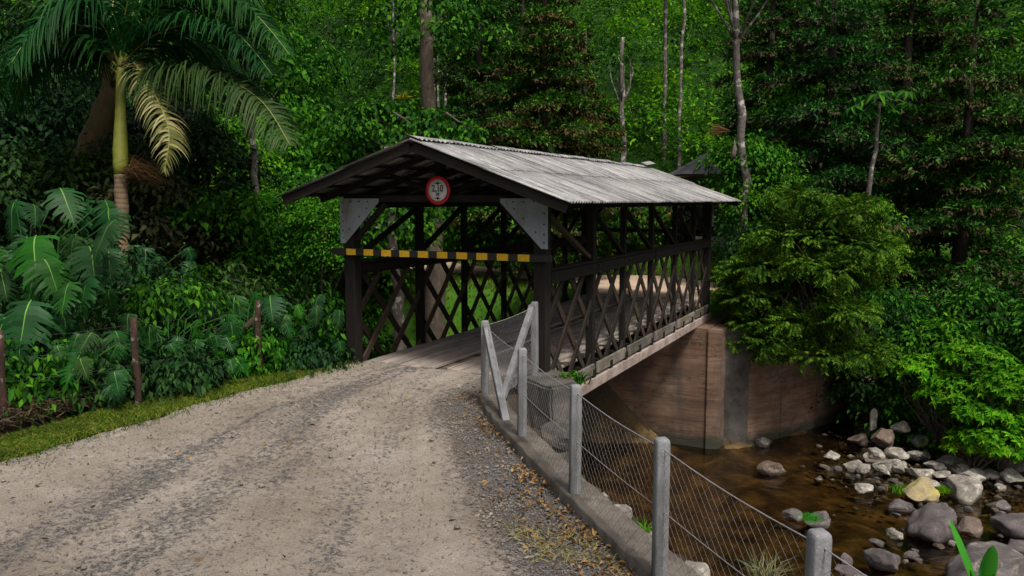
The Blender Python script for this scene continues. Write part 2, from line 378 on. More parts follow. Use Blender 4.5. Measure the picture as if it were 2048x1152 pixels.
# bark
def bark_mat(name, c0, c1, patch, amt, zs=.5):
    m, n, b = mat_new(name); v = mapping(n, (3, 3, zs * 3))
    a_ = noise_tex(n, 2.5, 8, .7, v); c = ramp(n, [(.3, c0), (.7, c1)], a_.outputs['Fac']).outputs[0]
    p_ = noise_tex(n, 1.7, 6, .65, mapping(n, (2, 2, 2))); pm = ramp(n, [(.6 - amt, (0, 0, 0)), (.66 - amt, (1, 1, 1))], p_.outputs['Fac']).outputs[0]
    c = mixc(n, pm, c, patch); n.links.new(c, b.inputs['Base Color']); b.inputs['Roughness'].default_value = .9
    bump(n, b, a_.outputs['Fac'], .8, .03); return m
M['oldpost'] = bark_mat('mottled_post', (.014, .009, .006), (.06, .026, .015), (.3, .27, .22), .04, 1.0)
M['bark'] = bark_mat('brown_bark', (.035, .026, .018), (.13, .1, .075), (.16, .15, .12), 0)
M['barkwhite'] = bark_mat('white_bark', (.05, .043, .036), (.15, .13, .115), (.4, .39, .36), .06, 1.2)
M['barkdark'] = bark_mat('dark_bark', (.014, .01, .007), (.05, .037, .026), (.06, .055, .03), 0)
M['barkmoss'] = bark_mat('mossy_bark', (.035, .025, .012), (.12, .085, .035), (.075, .08, .02), .06)
# palm trunk with rings, crown shaft
m, n, b = mat_new('palm_trunk'); M['palmtrunk'] = m
tc = N(n, 'ShaderNodeTexCoord'); wv = N(n, 'ShaderNodeTexWave', wave_type='BANDS', bands_direction='Z'); wv.inputs['Scale'].default_value = 2.9; wv.inputs['Distortion'].default_value = 2.5
n.links.new(tc.outputs['Object'], wv.inputs[0]); nz = noise_tex(n, 4, 6, .65, tc.outputs['Object'])
c = ramp(n, [(.0, (.1, .065, .035)), (.2, (.15, .1, .055)), (.9, (.19, .13, .075))], wv.outputs['Fac']).outputs[0]
c = mixc(n, 1.0, c, ramp(n, [(.3, (.5, .5, .5)), (.7, (1.1, 1.1, 1.1))], nz.outputs['Fac']).outputs[0], 'MULTIPLY'); n.links.new(c, b.inputs['Base Color'])
b.inputs['Roughness'].default_value = .85; bump(n, b, wv.outputs['Fac'], .25, .012)
M['shaft'] = plain('palm_crownshaft', (.2, .225, .03), .5, var=.35, scale=2.2)
# leaves
M['lf_conif'] = leaf_mat('conifer_green', [(.008, .04, .008), (.02, .088, .014), (.085, .25, .03)], .6, .2, .25)
M['lf_conbrown'] = leaf_mat('conifer_dry', [(.04, .032, .018), (.085, .068, .042), (.065, .075, .03)], .8, .1)
M['lf_broad'] = leaf_mat('broad_green', [(.007, .045, .005), (.02, .105, .008), (.085, .28, .012)], .55, .35, .3)
M['lf_bright'] = leaf_mat('bright_green', [(.025, .15, .005), (.085, .33, .008), (.24, .5, .015)], .55, .4, .25)
M['lf_hill'] = leaf_mat('hill_green', [(.014, .085, .005), (.042, .19, .01), (.13, .36, .016)], .55, .4, .25)
M['lf_dark'] = leaf_mat('dark_green', [(.007, .027, .009), (.016, .054, .015), (.04, .11, .024)], .55, .25, .3)
M['lf_olive'] = leaf_mat('olive_green', [(.016, .06, .006), (.042, .125, .01), (.125, .26, .018)], .55, .35, .25)
M['lf_gray'] = leaf_mat('greyish_leaves', [(.025, .04, .02), (.045, .062, .034), (.07, .09, .05)], .6, .2)
M['lf_yel'] = leaf_mat('yellow_green', [(.12, .22, .015), (.25, .34, .02), (.42, .36, .02)], .5, .35)
M['lf_monst'] = leaf_mat('monstera_green', [(.008, .05, .012), (.018, .1, .02)], .45, .2, .5)
M['lf_monst2'] = leaf_mat('monstera_fresh', [(.012, .105, .01), (.024, .15, .012)], .55, .3, .3)
M['lf_monst3'] = leaf_mat('monstera_grey', [(.014, .06, .018), (.03, .075, .03)], .6, .2, .2)
M['rib'] = plain('leaf_rib', (.1, .24, .025), .6)
M['lf_palm'] = leaf_mat('palm_green', [(.007, .05, .012), (.012, .075, .016), (.025, .11, .02)], .45, .3, .35)
M['lf_palmgrey'] = leaf_mat('palm_olive', [(.02, .055, .014), (.035, .075, .02), (.06, .1, .03)], .5, .25, .35)
M['lf_palmpale'] = leaf_mat('palm_pale', [(.06, .08, .022), (.14, .15, .055), (.36, .34, .19)], .55, .25, .3)
M['rachis'] = plain('palm_rachis', (.2, .22, .03), .5)
M['lf_dry'] = leaf_mat('dry_leaves', [(.05, .032, .018), (.1, .065, .035), (.16, .11, .065)], .85, .1)
M['lf_fall'] = leaf_mat('fallen_leaves', [(.1, .055, .022), (.2, .115, .05), (.34, .22, .11)], .85, .1)
M['lf_grass'] = leaf_mat('grass_blades', [(.028, .085, .008), (.06, .145, .012), (.18, .2, .05)], .65, .3)
M['lf_straw'] = leaf_mat('straw', [(.25, .21, .09), (.4, .34, .17), (.17, .2, .04)], .8, .2)
M['lf_banana'] = leaf_mat('banana_green', [(.03, .25, .03), (.05, .33, .04)], .35, .35, .5)
M['lf_reed'] = leaf_mat('reed_green', [(.012, .06, .02), (.02, .09, .03), (.05, .13, .04)], .5, .25)

# ------------------------------------------------------------------ terrain
L = 12.95; HW = 2.08                 # bridge length and half width between truss centre lines
KERB = np.array([(1.92, -2.12), (2.5, -2.9), (3.05, -3.54), (4.24, -4.87), (5.08, -5.77), (5.74, -6.47), (6.35, -7.05), (7.6, -8.3), (9.6, -10.4), (14, -15)])
def lerp(a_, b_, t): return a_ + (b_ - a_) * t
def sst(a_, b_, x):
    t = np.clip((x - a_) / (b_ - a_), 0, 1); return t * t * (3 - 2 * t)
def vnoise(x, y, s, seed=0):
    x = np.asarray(x) * s + seed * 17.3; y = np.asarray(y) * s - seed * 9.1
    xi = np.floor(x); yi = np.floor(y); xf = x - xi; yf = y - yi
    def h(a_, b_):
        v = np.sin(a_ * 127.1 + b_ * 311.7 + seed) * 43758.5453; return v - np.floor(v)
    u = xf * xf * (3 - 2 * xf); v = yf * yf * (3 - 2 * yf)
    return lerp(lerp(h(xi, yi), h(xi + 1, yi), u), lerp(h(xi, yi + 1), h(xi + 1, yi + 1), u), v) * 2 - 1
def hf(x, y):
    x = np.asarray(x, float); y = np.asarray(y, float)
    # near bank edge
    yk = np.interp(x, KERB[:, 0], KERB[:, 1])
    yn = np.where(x > 2.3, yk + 1.15, np.where(x < -3, 1.2, .75))
    yn = np.where((x > 1.9) & (x <= 2.3), lerp(.75, np.interp(2.3, KERB[:, 0], KERB[:, 1]) + 1.15, (x - 1.9) / .4), yn)
    wn = np.where(x > 2.3, .9, np.where(x < -3, 4.0, .3))
    near = sst(0, 1, (y - yn) / wn)
    # far bank toe
    fx = np.array([-60, -12, -3.2, 3.2, 6.2, 8, 10.5, 14, 22, 45]); fy = np.array([9, 8.6, 8.6, 11.5, 17.6, 16.6, 14.6, 13, 11, 6.])
    yf = np.interp(x, fx, fy)
    wf = np.interp(x, [-60, -4, -3, 3, 6, 7.5, 11, 40], [4.5, 4.5, 3, 3, 1.5, 7, 9, 9])
    far = sst(0, 1, (y - yf) / wf)
    bed = -4.68 + .16 * vnoise(x, y, .6, 3) + .1 * vnoise(x, y, 1.5, 4) + .26 * sst(-2.5, 0, y - yf) * (x > 3)
    ch = np.minimum(1, near) * (1 - far)
    plate = -.14 + 0 * x
    z = lerp(plate, bed, ch)
    # gentle lawn then the wooded hillside
    g = np.maximum(0, y - 19) * .11 * sst(19, 27, y)
    u = np.maximum(np.maximum(y - 30 - .1 * x, 0), np.maximum(-x - 30, 0) * .9)
    hill = .62 * u * sst(0, 14, u) + .8 * vnoise(x, y, .16, 1) * sst(2, 14, u)
    hill = np.minimum(hill, 70)
    z = z + g + hill + .12 * vnoise(x, y, .35, 2) * sst(14, 20, y)
    return z
def axis(lo, hi, step, out, g=1.18):
    a_ = list(np.arange(lo, hi + 1e-6, step)); s = step
    v = hi
    while v < out[1]: s *= g; v += s; a_.append(v)
    v = lo; s = step
    while v > out[0]: s *= g; v -= s; a_.insert(0, v)
    return np.array(a_)
xs = axis(-14, 18, .33, (-420, 420)); ys = axis(-15, 32, .33, (-300, 420))
X, Y = np.meshgrid(xs, ys, indexing='ij'); Zt = hf(X, Y)
V = np.stack([X, Y, Zt], -1).reshape(-1, 3)
ni, nj = len(xs), len(ys)
I, J = np.meshgrid(np.arange(ni - 1), np.arange(nj - 1), indexing='ij'); b0 = (I * nj + J).ravel()
Q = np.stack([b0, b0 + nj, b0 + nj + 1, b0 + 1], 1)
cz = V[Q].mean(1)
mi = np.where(cz[:, 2] < -3.75, 2, np.where((cz[:, 1] > 11.5) & (cz[:, 2] > -3.2) & (cz[:, 1] < 33) & (cz[:, 0] > -30), 0, np.where(cz[:, 1] > 30, 3, 1)))
mi = np.where((cz[:, 0] < -2.5) & (cz[:, 1] > 7) & (cz[:, 1] < 30) & (cz[:, 2] > -3.6) & (cz[:, 0] > -30), 0, mi)
mi = np.where((cz[:, 0] < -30), 3, mi)
mi = np.where((cz[:, 2] < -3.75) & (cz[:, 2] > -4.3) & (cz[:, 1] < 4), 1, mi)
tag(obj('ground', mesh_np('ground', V, Q, [M['lawn'], M['soil'], M['bed'], M['litter']], mi, True)), kind='structure')
WZ = -4.4
wp = np.array([(-40, .0), (-3.2, .6), (2.5, .3), (9, -8.5), (22, -12), (40, -6), (30, 14), (12, 18), (6, 19), (3, 15), (-3, 12), (-40, 12)])
bm = bmesh.new(); bm.faces.new([bm.verts.new((x, y, WZ)) for x, y in wp]); me = bpy.data.meshes.new('creek'); bm.to_mesh(me); bm.free(); me.materials.append(M['water'])
tag(obj('creek', me), kind='structure')

# road sheet on the near bank: ruled between its left edge and the kerb
def road_left(y): return -1.95 + .18 * vnoise(y, y * 0, .8, 5) + .1 * np.sin(y * 2.1) + np.where(y > -2.2, (y + 2.2) * .14, 0)
def road_right(y):
    yy = KERB[::-1, 1]; xx = KERB[::-1, 0]
    return np.where(y < -2.12, np.interp(y, yy, xx) + .03, 1.97)
ny, nu = 300, 150
yy = np.linspace(-15, -.1, ny)
YY, UU = np.meshgrid(yy, np.linspace(0, 1, nu), indexing='ij')
XX = lerp(road_left(YY), road_right(YY), UU)
ZZ = -.012 + .024 * vnoise(XX, YY, 1.1, 8) + .014 * vnoise(XX, YY, 4, 9) + .018 * vnoise(XX, YY, 10, 10) + .008 * vnoise(XX * 1.3, YY * .8, 19, 11) - .05 * (UU < .004) + .02 * sst(.86, 1, UU) - .03 * np.exp(-((UU - .2) / .05) ** 2) - .03 * np.exp(-((UU - .66) / .06) ** 2)
V = np.stack([XX, YY, ZZ], -1).reshape(-1, 3)
I, J = np.meshgrid(np.arange(ny - 1), np.arange(nu - 1), indexing='ij'); b0 = (I * nu + J).ravel()
Q = np.stack([b0, b0 + 1, b0 + nu + 1, b0 + nu], 1)
me = mesh_np('road', V, Q, M['road'], None, True)
uvl = me.uv_layers.new(name='UVMap'); li = np.zeros(len(me.loops), np.int32); me.loops.foreach_get('vertex_index', li)
UVv = np.stack([UU, (YY + 15) / 5], -1).reshape(-1, 2); uvl.data.foreach_set('uv', UVv[li].astype(np.float32).ravel())
tag(obj('road', me), kind='structure')
def road_z(x, y): return .02
# far side road: comes off the bridge and runs across to both sides
path = np.array([(0, 13.2), (-.3, 15), (-2, 17.3)])
def strip(name, pts, width, zoff, mat):
    pts = np.asarray(pts, float); t = np.linspace(0, len(pts) - 1, len(pts) * 14); i = np.minimum(t.astype(int), len(pts) - 2); f_ = (t - i)[:, None]
    c_ = pts[i] * (1 - f_) + pts[i + 1] * f_
    for _ in range(6): c_[1:-1] = (c_[:-2] + c_[1:-1] * 2 + c_[2:]) / 4
    d = np.gradient(c_, axis=0); d = unit(d); nn = np.stack([-d[:, 1], d[:, 0]], 1)
    k = np.linspace(-.5, .5, 9); G = c_[:, None] + nn[:, None] * (k[None, :, None] * (width + .5 * vnoise(t, t * 0, .7, 3)[:, None, None]))
    V = np.concatenate([G, hf(G[..., 0], G[..., 1])[..., None] + zoff], -1); a_, b_ = V.shape[:2]
    I, J = np.meshgrid(np.arange(a_ - 1), np.arange(b_ - 1), indexing='ij'); b0 = (I * b_ + J).ravel()
    return tag(obj(name, mesh_np(name, V.reshape(-1, 3), np.stack([b0, b0 + 1, b0 + b_ + 1, b0 + b_], 1), mat, None, True)), kind='structure')
strip('far_road', [(14, 20.5), (8, 19.2), (2, 18), (-4, 18.3), (-12, 20), (-24, 23.4), (-34, 25)], 3.4, .05, M['farroad'])
strip('bridge_approach', [(0, 13.0), (-.2, 14.2), (-.8, 15.4), (-2, 17)], 4.0, .058, M['farroad'])

# ------------------------------------------------------------------ covered bridge
B = thing('covered_bridge', 'dark timber lattice covered bridge with weathered grey corrugated roof', 'bridge')
E_R, E_L, RID = 3.16, 3.27, 4.235; WE = 2.98; O1, O2 = 1.05, .46
PT = [0, 2.45, 4.5, 6.7, 8.95, 11.1, L]
def prand(s): return random.uniform(-s, s)
for s in (-1, 1):
    for i, t in enumerate(PT):
        big = i in (0, len(PT) - 1)
        sz = .24 if big else (.16 if i == 1 else .125)
        zb = -.68 if s > 0 or not big else -.1
        beam('post', (s * HW, t, zb), (s * HW, t, 3.02), sz, sz, M['post'] if big else M['timber'], B, up=(0, 1, 0))
    # top rail: two boards bolted either side of the lattice
    for k, (xo, z0, z1) in enumerate(((.095, 1.69, 1.9), (-.095, 1.7, 1.905))):
        for t0, t1 in ((.14, 6.66), (6.74, L - .14)):
            beam('top_rail', (s * (HW + xo), t0, (z0 + z1) / 2), (s * (HW + xo), t1, (z0 + z1) / 2), .055, z1 - z0, M['timber'], B)
    beam('rail_cap', (s * HW, .14, 1.935), (s * HW, L - .14, 1.93), .25, .035, M['timber'], B)
    # lattice
    for fam in (1, -1):
        k = -2
        while k < 14:
            if fam > 0: y0 = -.03 + 1.05 * k; y1 = y0 + 2.04
            else: y0 = 1.25 + 1.05 * k; y1 = y0 - 2.04
            z0, z1 = -.4, 1.8
            k += 1
            ya, za, yb, zb = y0, z0, y1, z1
            lo, hi = .12, L - .12
            def clip(ya, za, yb, zb):
                out = []
                for (p, q, r_, s_) in ((ya, za, yb, zb), (yb, zb, ya, za)):
                    if p < lo: tt = (lo - p) / (r_ - p); p, q = lo, q + (s_ - q) * tt
                    elif p > hi: tt = (hi - p) / (r_ - p); p, q = hi, q + (s_ - q) * tt
                    out.append((p, q))
                return out
            if max(ya, yb) < lo + .25 or min(ya, yb) > hi - .25: continue
            (ya, za), (yb, zb) = clip(ya, za, yb, zb)
            if abs(zb - za) < .35: continue
            xx = s * HW + fam * .03
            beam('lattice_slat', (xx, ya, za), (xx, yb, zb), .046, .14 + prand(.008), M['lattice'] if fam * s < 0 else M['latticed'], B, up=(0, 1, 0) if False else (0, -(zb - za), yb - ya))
    # lower chord boards between posts, outside face, and the sill beam below
    for i in range(len(PT) - 1):
        beam('lower_chord', (s * (HW + .115), PT[i] + .1, -.29), (s * (HW + .115), PT[i + 1] - .1, -.29 + prand(.01)), .06, .23, M['chord'], B)
    for t0, t1 in ((.02, 4.6), (4.62, 9.0), (9.02, L + .1)):
        beam('sill_beam', (s * (HW + .03), t0, -.565), (s * (HW + .03), t1, -.565), .3, .22, M['sill'], B)
    # upper braces and wall plate
    for i in range(len(PT) - 1):
        t0, t1 = PT[i], PT[i + 1]
        if s > 0: beam('brace', (s * (HW - .02), t0 + .1, 2.98), (s * (HW - .02), t1 - .1, 2.02), .09, .11, M['lattice'] if i == 0 else M['timber'], B, up=(1, 0, 0))
        else: beam('brace', (s * (HW + .02), t1 - .1, 2.98), (s * (HW + .02), t0 + .1, 2.02), .09, .11, M['timber'], B, up=(1, 0, 0))
    beam('wall_plate', (s * HW, -.125, 3.085), (s * HW, L + .125, 3.085), .16, .13, M['timber'], B)
# deck
for i, t in enumerate(np.arange(.25, L, 1.04)):
    beam('floor_joist', (-HW - .16, t, -.36), (HW + .16, t, -.36), .16, .17, M['timber'], B)
for i in range(52):
    t = .02 + i * .249
    beam('cross_plank', (-1.9, t + .12, -.095), (1.9, t + .12, -.095), .235, .05, M['deck'] if i % 3 else M['chord'], B)
for tr in (-1, 1):
    for k in range(6):
        x = tr * (.3 + .255 * k)
        cuts = [-.12 + prand(.05)] + [c_ + prand(.5) + (k % 3) * .6 for c_ in (2.6, 6.0, 9.4)] + [L + .05]
        for a_, c_ in zip(cuts[:-1], cuts[1:]):
            o = beam('deck_plank', (x, a_ + .008, -.035 + prand(.009)), (x, c_ - .008, -.035 + prand(.009)), .222 + prand(.008), .06, M['deck'], B)
    # inner edge boards standing slightly proud
    beam('edge_board', (tr * .17, -.1, -.02), (tr * .17, L, -.02), .03, .06, M['deck'], B)
# tie beams, king posts, rafters, purlins
def roofz(x): return RID - (RID - (E_R if x > 0 else E_L)) * abs(x) / WE
for i, t in enumerate(PT):
    beam('tie_beam', (-HW - .14, t, 3.2 if i else 3.21), (HW + .14, t, 3.2 if i else 3.21), .14, .16 if i else .13, M['timber'] if i else M['rafter'], B)
    beam('king_post', (0, t - .02, 3.28), (0, t - .02, RID - .2), .16, .16, M['timber'], B, up=(0, 1, 0))
    if i in (0, len(PT) - 1):
        for s in (-1, 1):
            beam('knee_brace', (s * (HW - .1), t + .02, 2.42), (s * (HW - .82), t + .02, 3.13), .1, .1, M['rafter'], B, up=(0, 1, 0))
    for s in (-1, 1):
        beam('strut', (s * .08, t + .03, 3.3), (s * 1.15, t + .03, roofz(s * 1.15) - .21), .08, .1, M['timber'], B, up=(0, 1, 0))
rt = [-.98] + list(np.arange(0, L + .1, 1.08)) + [L + .38]
for j, t in enumerate(rt):
    for s in (-1, 1):
        end = j in (0, len(rt) - 1)
        xo = WE - (.03 if end else .14)
        zo = .12 if end else .13
        beam('barge_board' if end else 'rafter', (s * .03, t, roofz(s * .03) - zo), (s * xo, t, roofz(s * xo) - zo), .05 if end else .08, .17 if end else .12, M['rafter'], B)
for s in (-1, 1):
    for q in (.12, .62, 1.18, 1.74, 2.3, 2.8):
        beam('purlin', (s * q, -.95, roofz(s * q) - .045), (s * q, L + .36, roofz(s * q) - .045), .07, .05, M['rafter'], B)
# corrugated sheets
NSH = 14; SW = (L + O1 + O2) / NSH
def sheet_mesh(w_, l, waves=9, amp=.021, th=.008):
    n_ = waves * 6 + 1; y = np.linspace(-w_ / 2 - .03, w_ / 2 + .03, n_); z = amp * np.sin(np.linspace(0, waves * 2 * math.pi, n_))
    xs_ = np.array([0, l]); mb = MB(); A = []
    for zz in (0, -th):
        for x in xs_: A.append(np.stack([np.full(n_, x), y, z + zz], 1))
    V = np.concatenate(A); k = np.arange(n_ - 1)
    def q(a_, b_): return np.stack([a_ * n_ + k, a_ * n_ + k + 1, b_ * n_ + k + 1, b_ * n_ + k], 1)
    Q = np.concatenate([q(1, 0), q(2, 3), q(0, 2), q(3, 1)])
    mb.add(V, None, Q); return mb.mesh('roof_sheet', M['roof'], True)
for s in (-1, 1):
    ez = E_R if s > 0 else E_L; sl_ = math.hypot(WE, RID - ez); ang = math.atan2(RID - ez, WE); half = sl_ / 2
    sm_lo = sheet_mesh(SW, half + .12); sm_hi = sheet_mesh(SW, half + .04)
    for i in range(NSH):
        y = -O1 + SW * (i + .5)
        for row in (0, 1):
            d0 = .02 if row == 0 else half - .06
            me = sm_hi if row == 0 else sm_lo
            lift = .022 if row == 0 else .004
            o = obj('roof_sheet', me, B)
            o.location = (s * d0 * math.cos(ang), y, RID - d0 * math.sin(ang) + lift + prand(.004) + .004 * (i % 2))
            o.rotation_euler = (prand(.004), ang + prand(.004), 0) if s > 0 else (prand(.004), math.pi - ang + prand(.004), 0)
            if s < 0: o.rotation_euler = (0, ang, math.pi)
# ridge caps
def ridge_mesh(l):
    n_ = 7 * 4 + 1; y = np.linspace(0, l, n_); z = .018 * np.sin(np.linspace(0, 7 * 2 * math.pi, n_)); prof = [(-.2, -.055), (-.07, .0), (0, .022), (.07, 0), (.2, -.055)]
    V = np.concatenate([np.stack([np.full(n_, px), y, z * (abs(px) / .2) + pz], 1) for px, pz in prof]); k = np.arange(n_ - 1); Q = []
    for a_ in range(4): Q.append(np.stack([a_ * n_ + k, (a_ + 1) * n_ + k, (a_ + 1) * n_ + k + 1, a_ * n_ + k + 1], 1))
    return mesh_np('ridge_cap', V, np.concatenate(Q), M['roof'], None, True)
rm = ridge_mesh(SW + .06)
for i in range(NSH):
    o = obj('ridge_cap', rm, B, (prand(.01), -O1 + SW * i - .02, RID + .052 + .01 * (i % 2)), (prand(.015), prand(.02), prand(.01)))
    if i == NSH - 1: o.location.z += .06; o.rotation_euler = (.09, .03, .02)
# gusset plates
def tri_plate(s):
    bm = bmesh.new(); P2 = [(s * (HW + .17), 3.21), (s * (HW + .17), 2.33), (s * (HW + .05), 2.33), (s * (HW - .76), 3.14), (s * (HW - .76), 3.21)]
    vs_ = [bm.verts.new((x, 0, z)) for x, z in P2]; f_ = bm.faces.new(vs_); r_ = bmesh.ops.extrude_face_region(bm, geom=[f_])
    for v in r_['geom']:
        if isinstance(v, bmesh.types.BMVert): v.co.y -= .012
    bmesh.ops.recalc_face_normals(bm, faces=bm.faces); me = bpy.data.meshes.new('gusset_plate'); bm.to_mesh(me); bm.free(); me.materials.append(M['gusset']); return me
bm = bmesh.new(); bmesh.ops.create_uvsphere(bm, u_segments=8, v_segments=4, radius=.016); bme = bpy.data.meshes.new('bolt'); bm.to_mesh(bme); bm.free(); bme.materials.append(M['bolt'])
for t, yo in ((0, -.145), (L, .158)):
    for s in (-1, 1):
        g = obj('gusset_plate', tri_plate(s), B, (0, t + yo, 0))
        bl = [(HW + .1, 3.13), (HW + .1, 2.95), (HW + .1, 2.76), (HW + .1, 2.58), (HW + .1, 2.44), (HW - .1, 3.15), (HW - .3, 3.15), (HW - .5, 3.15), (HW - .06, 2.62), (HW - .3, 2.86), (HW - .48, 3.02)]
        for x, z in bl: obj('bolt', bme, g, (s * x, -.016 if yo < 0 else .004, z))
for s in (-1, 1):
    for t in PT:
        for dz in (1.7, 1.84):
            for dy in (-.06, .06): obj('bolt', bme, B, (s * (HW + s * 0) + .138 * (1 if s > 0 else 1), min(max(t + dy * 3, .3), L - .3), dz))

# height limit beams
def height_bar(y, label, face, plain_black=False):
    t = thing('height_bar', label, 'barrier beam', (0, y, 2.165))
    beam('bar', (-HW - .36, 0, 0), (HW + .26, 0, 0), .06, .13, M['barblack'], t)
    n_ = 10; x0, x1 = -HW + .12, HW - .27
    for k in range(n_):
        x = lerp(x0, x1, k / (n_ - 1)); obj('yellow_stripe', cbox_mesh(.225, .006, .122, M['yellow'], .001), t, (x, face * .0335, 0))
    return t
height_bar(-.175, 'black height limit beam with yellow squares across the near bridge entrance', -1)
height_bar(L + .18, 'height limit beam seen from behind across the far end of the bridge', 1)

# round height limit sign
S = thing('height_sign', 'round red ringed sign reading 2,10 m hanging under the bridge gable', 'sign', (.05, -.2, 3.36))
def disc(name, r0, r1, y, mat, th=.004, seg=48):
    a_ = np.linspace(0, 2 * math.pi, seg, endpoint=False); c_, s_ = np.cos(a_), np.sin(a_); V = []
    for yy_ in (y, y + th):
        for r_ in (r0, r1): V.append(np.stack([r_ * c_, np.full(seg, yy_), r_ * s_], 1))
    V = np.concatenate(V); k = np.arange(seg); k2 = (k + 1) % seg
    q = lambda a1, b1: np.stack([a1 * seg + k, a1 * seg + k2, b1 * seg + k2, b1 * seg + k], 1)
    Q = [q(0, 1), q(3, 2), q(1, 3)]
    if r0 > 0: Q.append(q(2, 0))
    return obj(name, mesh_np(name, V, np.concatenate(Q), mat), S)
disc('backing_plate', .0001, .262, .004, M['black'], .006)
disc('face', .0001, .215, -.002, M['white'], .004)
disc('ring', .2, .265, -.005, M['red'], .006)
def text(name, s, size, x, z, y=-.0065):
    cu = bpy.data.curves.new(name, 'FONT'); cu.body = s; cu.size = size; cu.align_x = 'CENTER'; cu.align_y = 'CENTER'; cu.extrude = .0012; cu.offset = .003
    o = bpy.data.objects.new(name, cu); col.objects.link(o); bpy.context.view_layer.update()
    me = bpy.data.meshes.new_from_object(o.evaluated_get(bpy.context.evaluated_depsgraph_get())); bpy.data.objects.remove(o)
    me.materials.clear(); me.materials.append(M['black'])
    return obj(name, me, S, (x, y, z), (math.pi / 2, 0, 0), (.92, 1.1, 1))
text('number', '2,10', .155, -.005, .03); text('unit', 'm', .1, 0, -.068)
def flat(name, pts, y=-.0065):
    bm = bmesh.new(); f_ = bm.faces.new([bm.verts.new((x, y, z)) for x, z in pts]); r_ = bmesh.ops.extrude_face_region(bm, geom=[f_])
    for v in r_['geom']:
        if isinstance(v, bmesh.types.BMVert): v.co.y += .002
    bmesh.ops.recalc_face_normals(bm, faces=bm.faces); me = bpy.data.meshes.new(name); bm.to_mesh(me); bm.free(); me.materials.append(M['black']); return obj(name, me, S)
flat('arrow', [(-.085, .124), (-.03, .119), (0, .104), (.03, .119), (.085, .124), (.03, .138), (0, .152), (-.03, .138)])
flat('arrow', [(-.08, -.147), (-.03, -.155), (0, -.168), (.03, -.155), (.075, -.147), (.03, -.137), (0, -.12), (-.03, -.137)])
flat('stem', [(-.004, .088), (.004, .088), (.004, .112), (-.004, .112)], -.0062)
for z in (.14, -.14): obj('bolt', bme, S, (0, -.006, z * 1.24), (0, 0, 0), .5)

# ------------------------------------------------------------------ abutments, wing wall
def slab(name, poly, z0, z1, mat, label=None, cat=None, parent=None, bev=.04, cuts=0, rough=0):
    bm = bmesh.new(); f_ = bm.faces.new([bm.verts.new((x, y, z0)) for x, y in poly]); r_ = bmesh.ops.extrude_face_region(bm, geom=[f_])
    for v in r_['geom']:
        if isinstance(v, bmesh.types.BMVert): v.co.z = z1
    bmesh.ops.recalc_face_normals(bm, faces=bm.faces)
    bmesh.ops.bevel(bm, geom=bm.edges[:], offset=bev, segments=2, affect='EDGES')
    if cuts:
        bmesh.ops.triangulate(bm, faces=bm.faces)
        bmesh.ops.subdivide_edges(bm, edges=bm.edges[:], cuts=cuts, use_grid_fill=True)
        for v in bm.verts: v.co += Vector(noise.noise_vector(v.co * 1.7)) * rough + Vector(noise.noise_vector(v.co * 6)) * rough * .35
    me = bpy.data.meshes.new(name); bm.to_mesh(me); bm.free(); me.materials.append(mat)
    o = obj(name, me, parent)
    if label: tag(o, label, cat)
    return o
AB = thing('bridge_abutment', 'tall reddish concrete abutment carrying the far end of the bridge', 'abutment', (0, 12, -4.7))
def ab(name, poly, z0, z1, mat=None, **k):
    o = slab(name, poly, z0, z1, mat or M['abut'], parent=AB, **k); o.location = (0, -12, 4.7); return o
# board marked lifts of the wall face, each pour set slightly differently
zl = [-4.95, -3.6, -2.1, -.69]
for i in range(3):
    o_ = .012 * (i % 2) + prand(.01)
    ab('wall_lift', [(-2.75, 11.12 + o_), (2.62, 11.12 + o_), (2.62, 13.6), (-2.75, 13.6)], zl[i] + .002, zl[i + 1] - .002, bev=.006)
ab('corner_pier', [(2.6, 11.05), (3.0, 11.2), (3.05, 12.4), (2.6, 12.6)], -4.95, -.72, bev=.03)
WW = thing('wing_wall', 'shaded concrete wing wall curving away beside the far abutment', 'wall', (4, 13, -4.7))
wl = [(3.0, 11.75), (3.7, 12.0), (4.5, 13.2), (5.4, 15.0), (6.4, 17.2)]
for i in range(4):
    (xa, ya), (xb, yb) = wl[i], wl[i + 1]; dx, dy = xb - xa, yb - ya; l_ = math.hypot(dx, dy); nx, ny_ = -dy / l_ * .5, dx / l_ * .5
    o = slab('wall_panel', [(xa, ya), (xb, yb), (xb + nx, yb + ny_), (xa + nx, ya + ny_)], -5.0, -.75 - .12 * i, M['boulderc'] if i == 0 else M['abut'], parent=WW, bev=.015)
    o.location = (-4, -13, 4.7)
slab('near_abutment', [(-2.6, .3), (2.45, .3), (2.45, 1.1), (-2.6, 1.1)], -5.0, -.69, M['abut'], 'concrete abutment under the near end of the bridge', 'abutment')
slab('concrete_block', [(1.98, -.62), (2.72, -1.02), (2.95, -.5), (2.55, .28), (1.98, .28)], -1.6, .1, M['boulderc'], 'broken concrete block at the foot of the right bridge post', 'block', cuts=5, rough=.05)

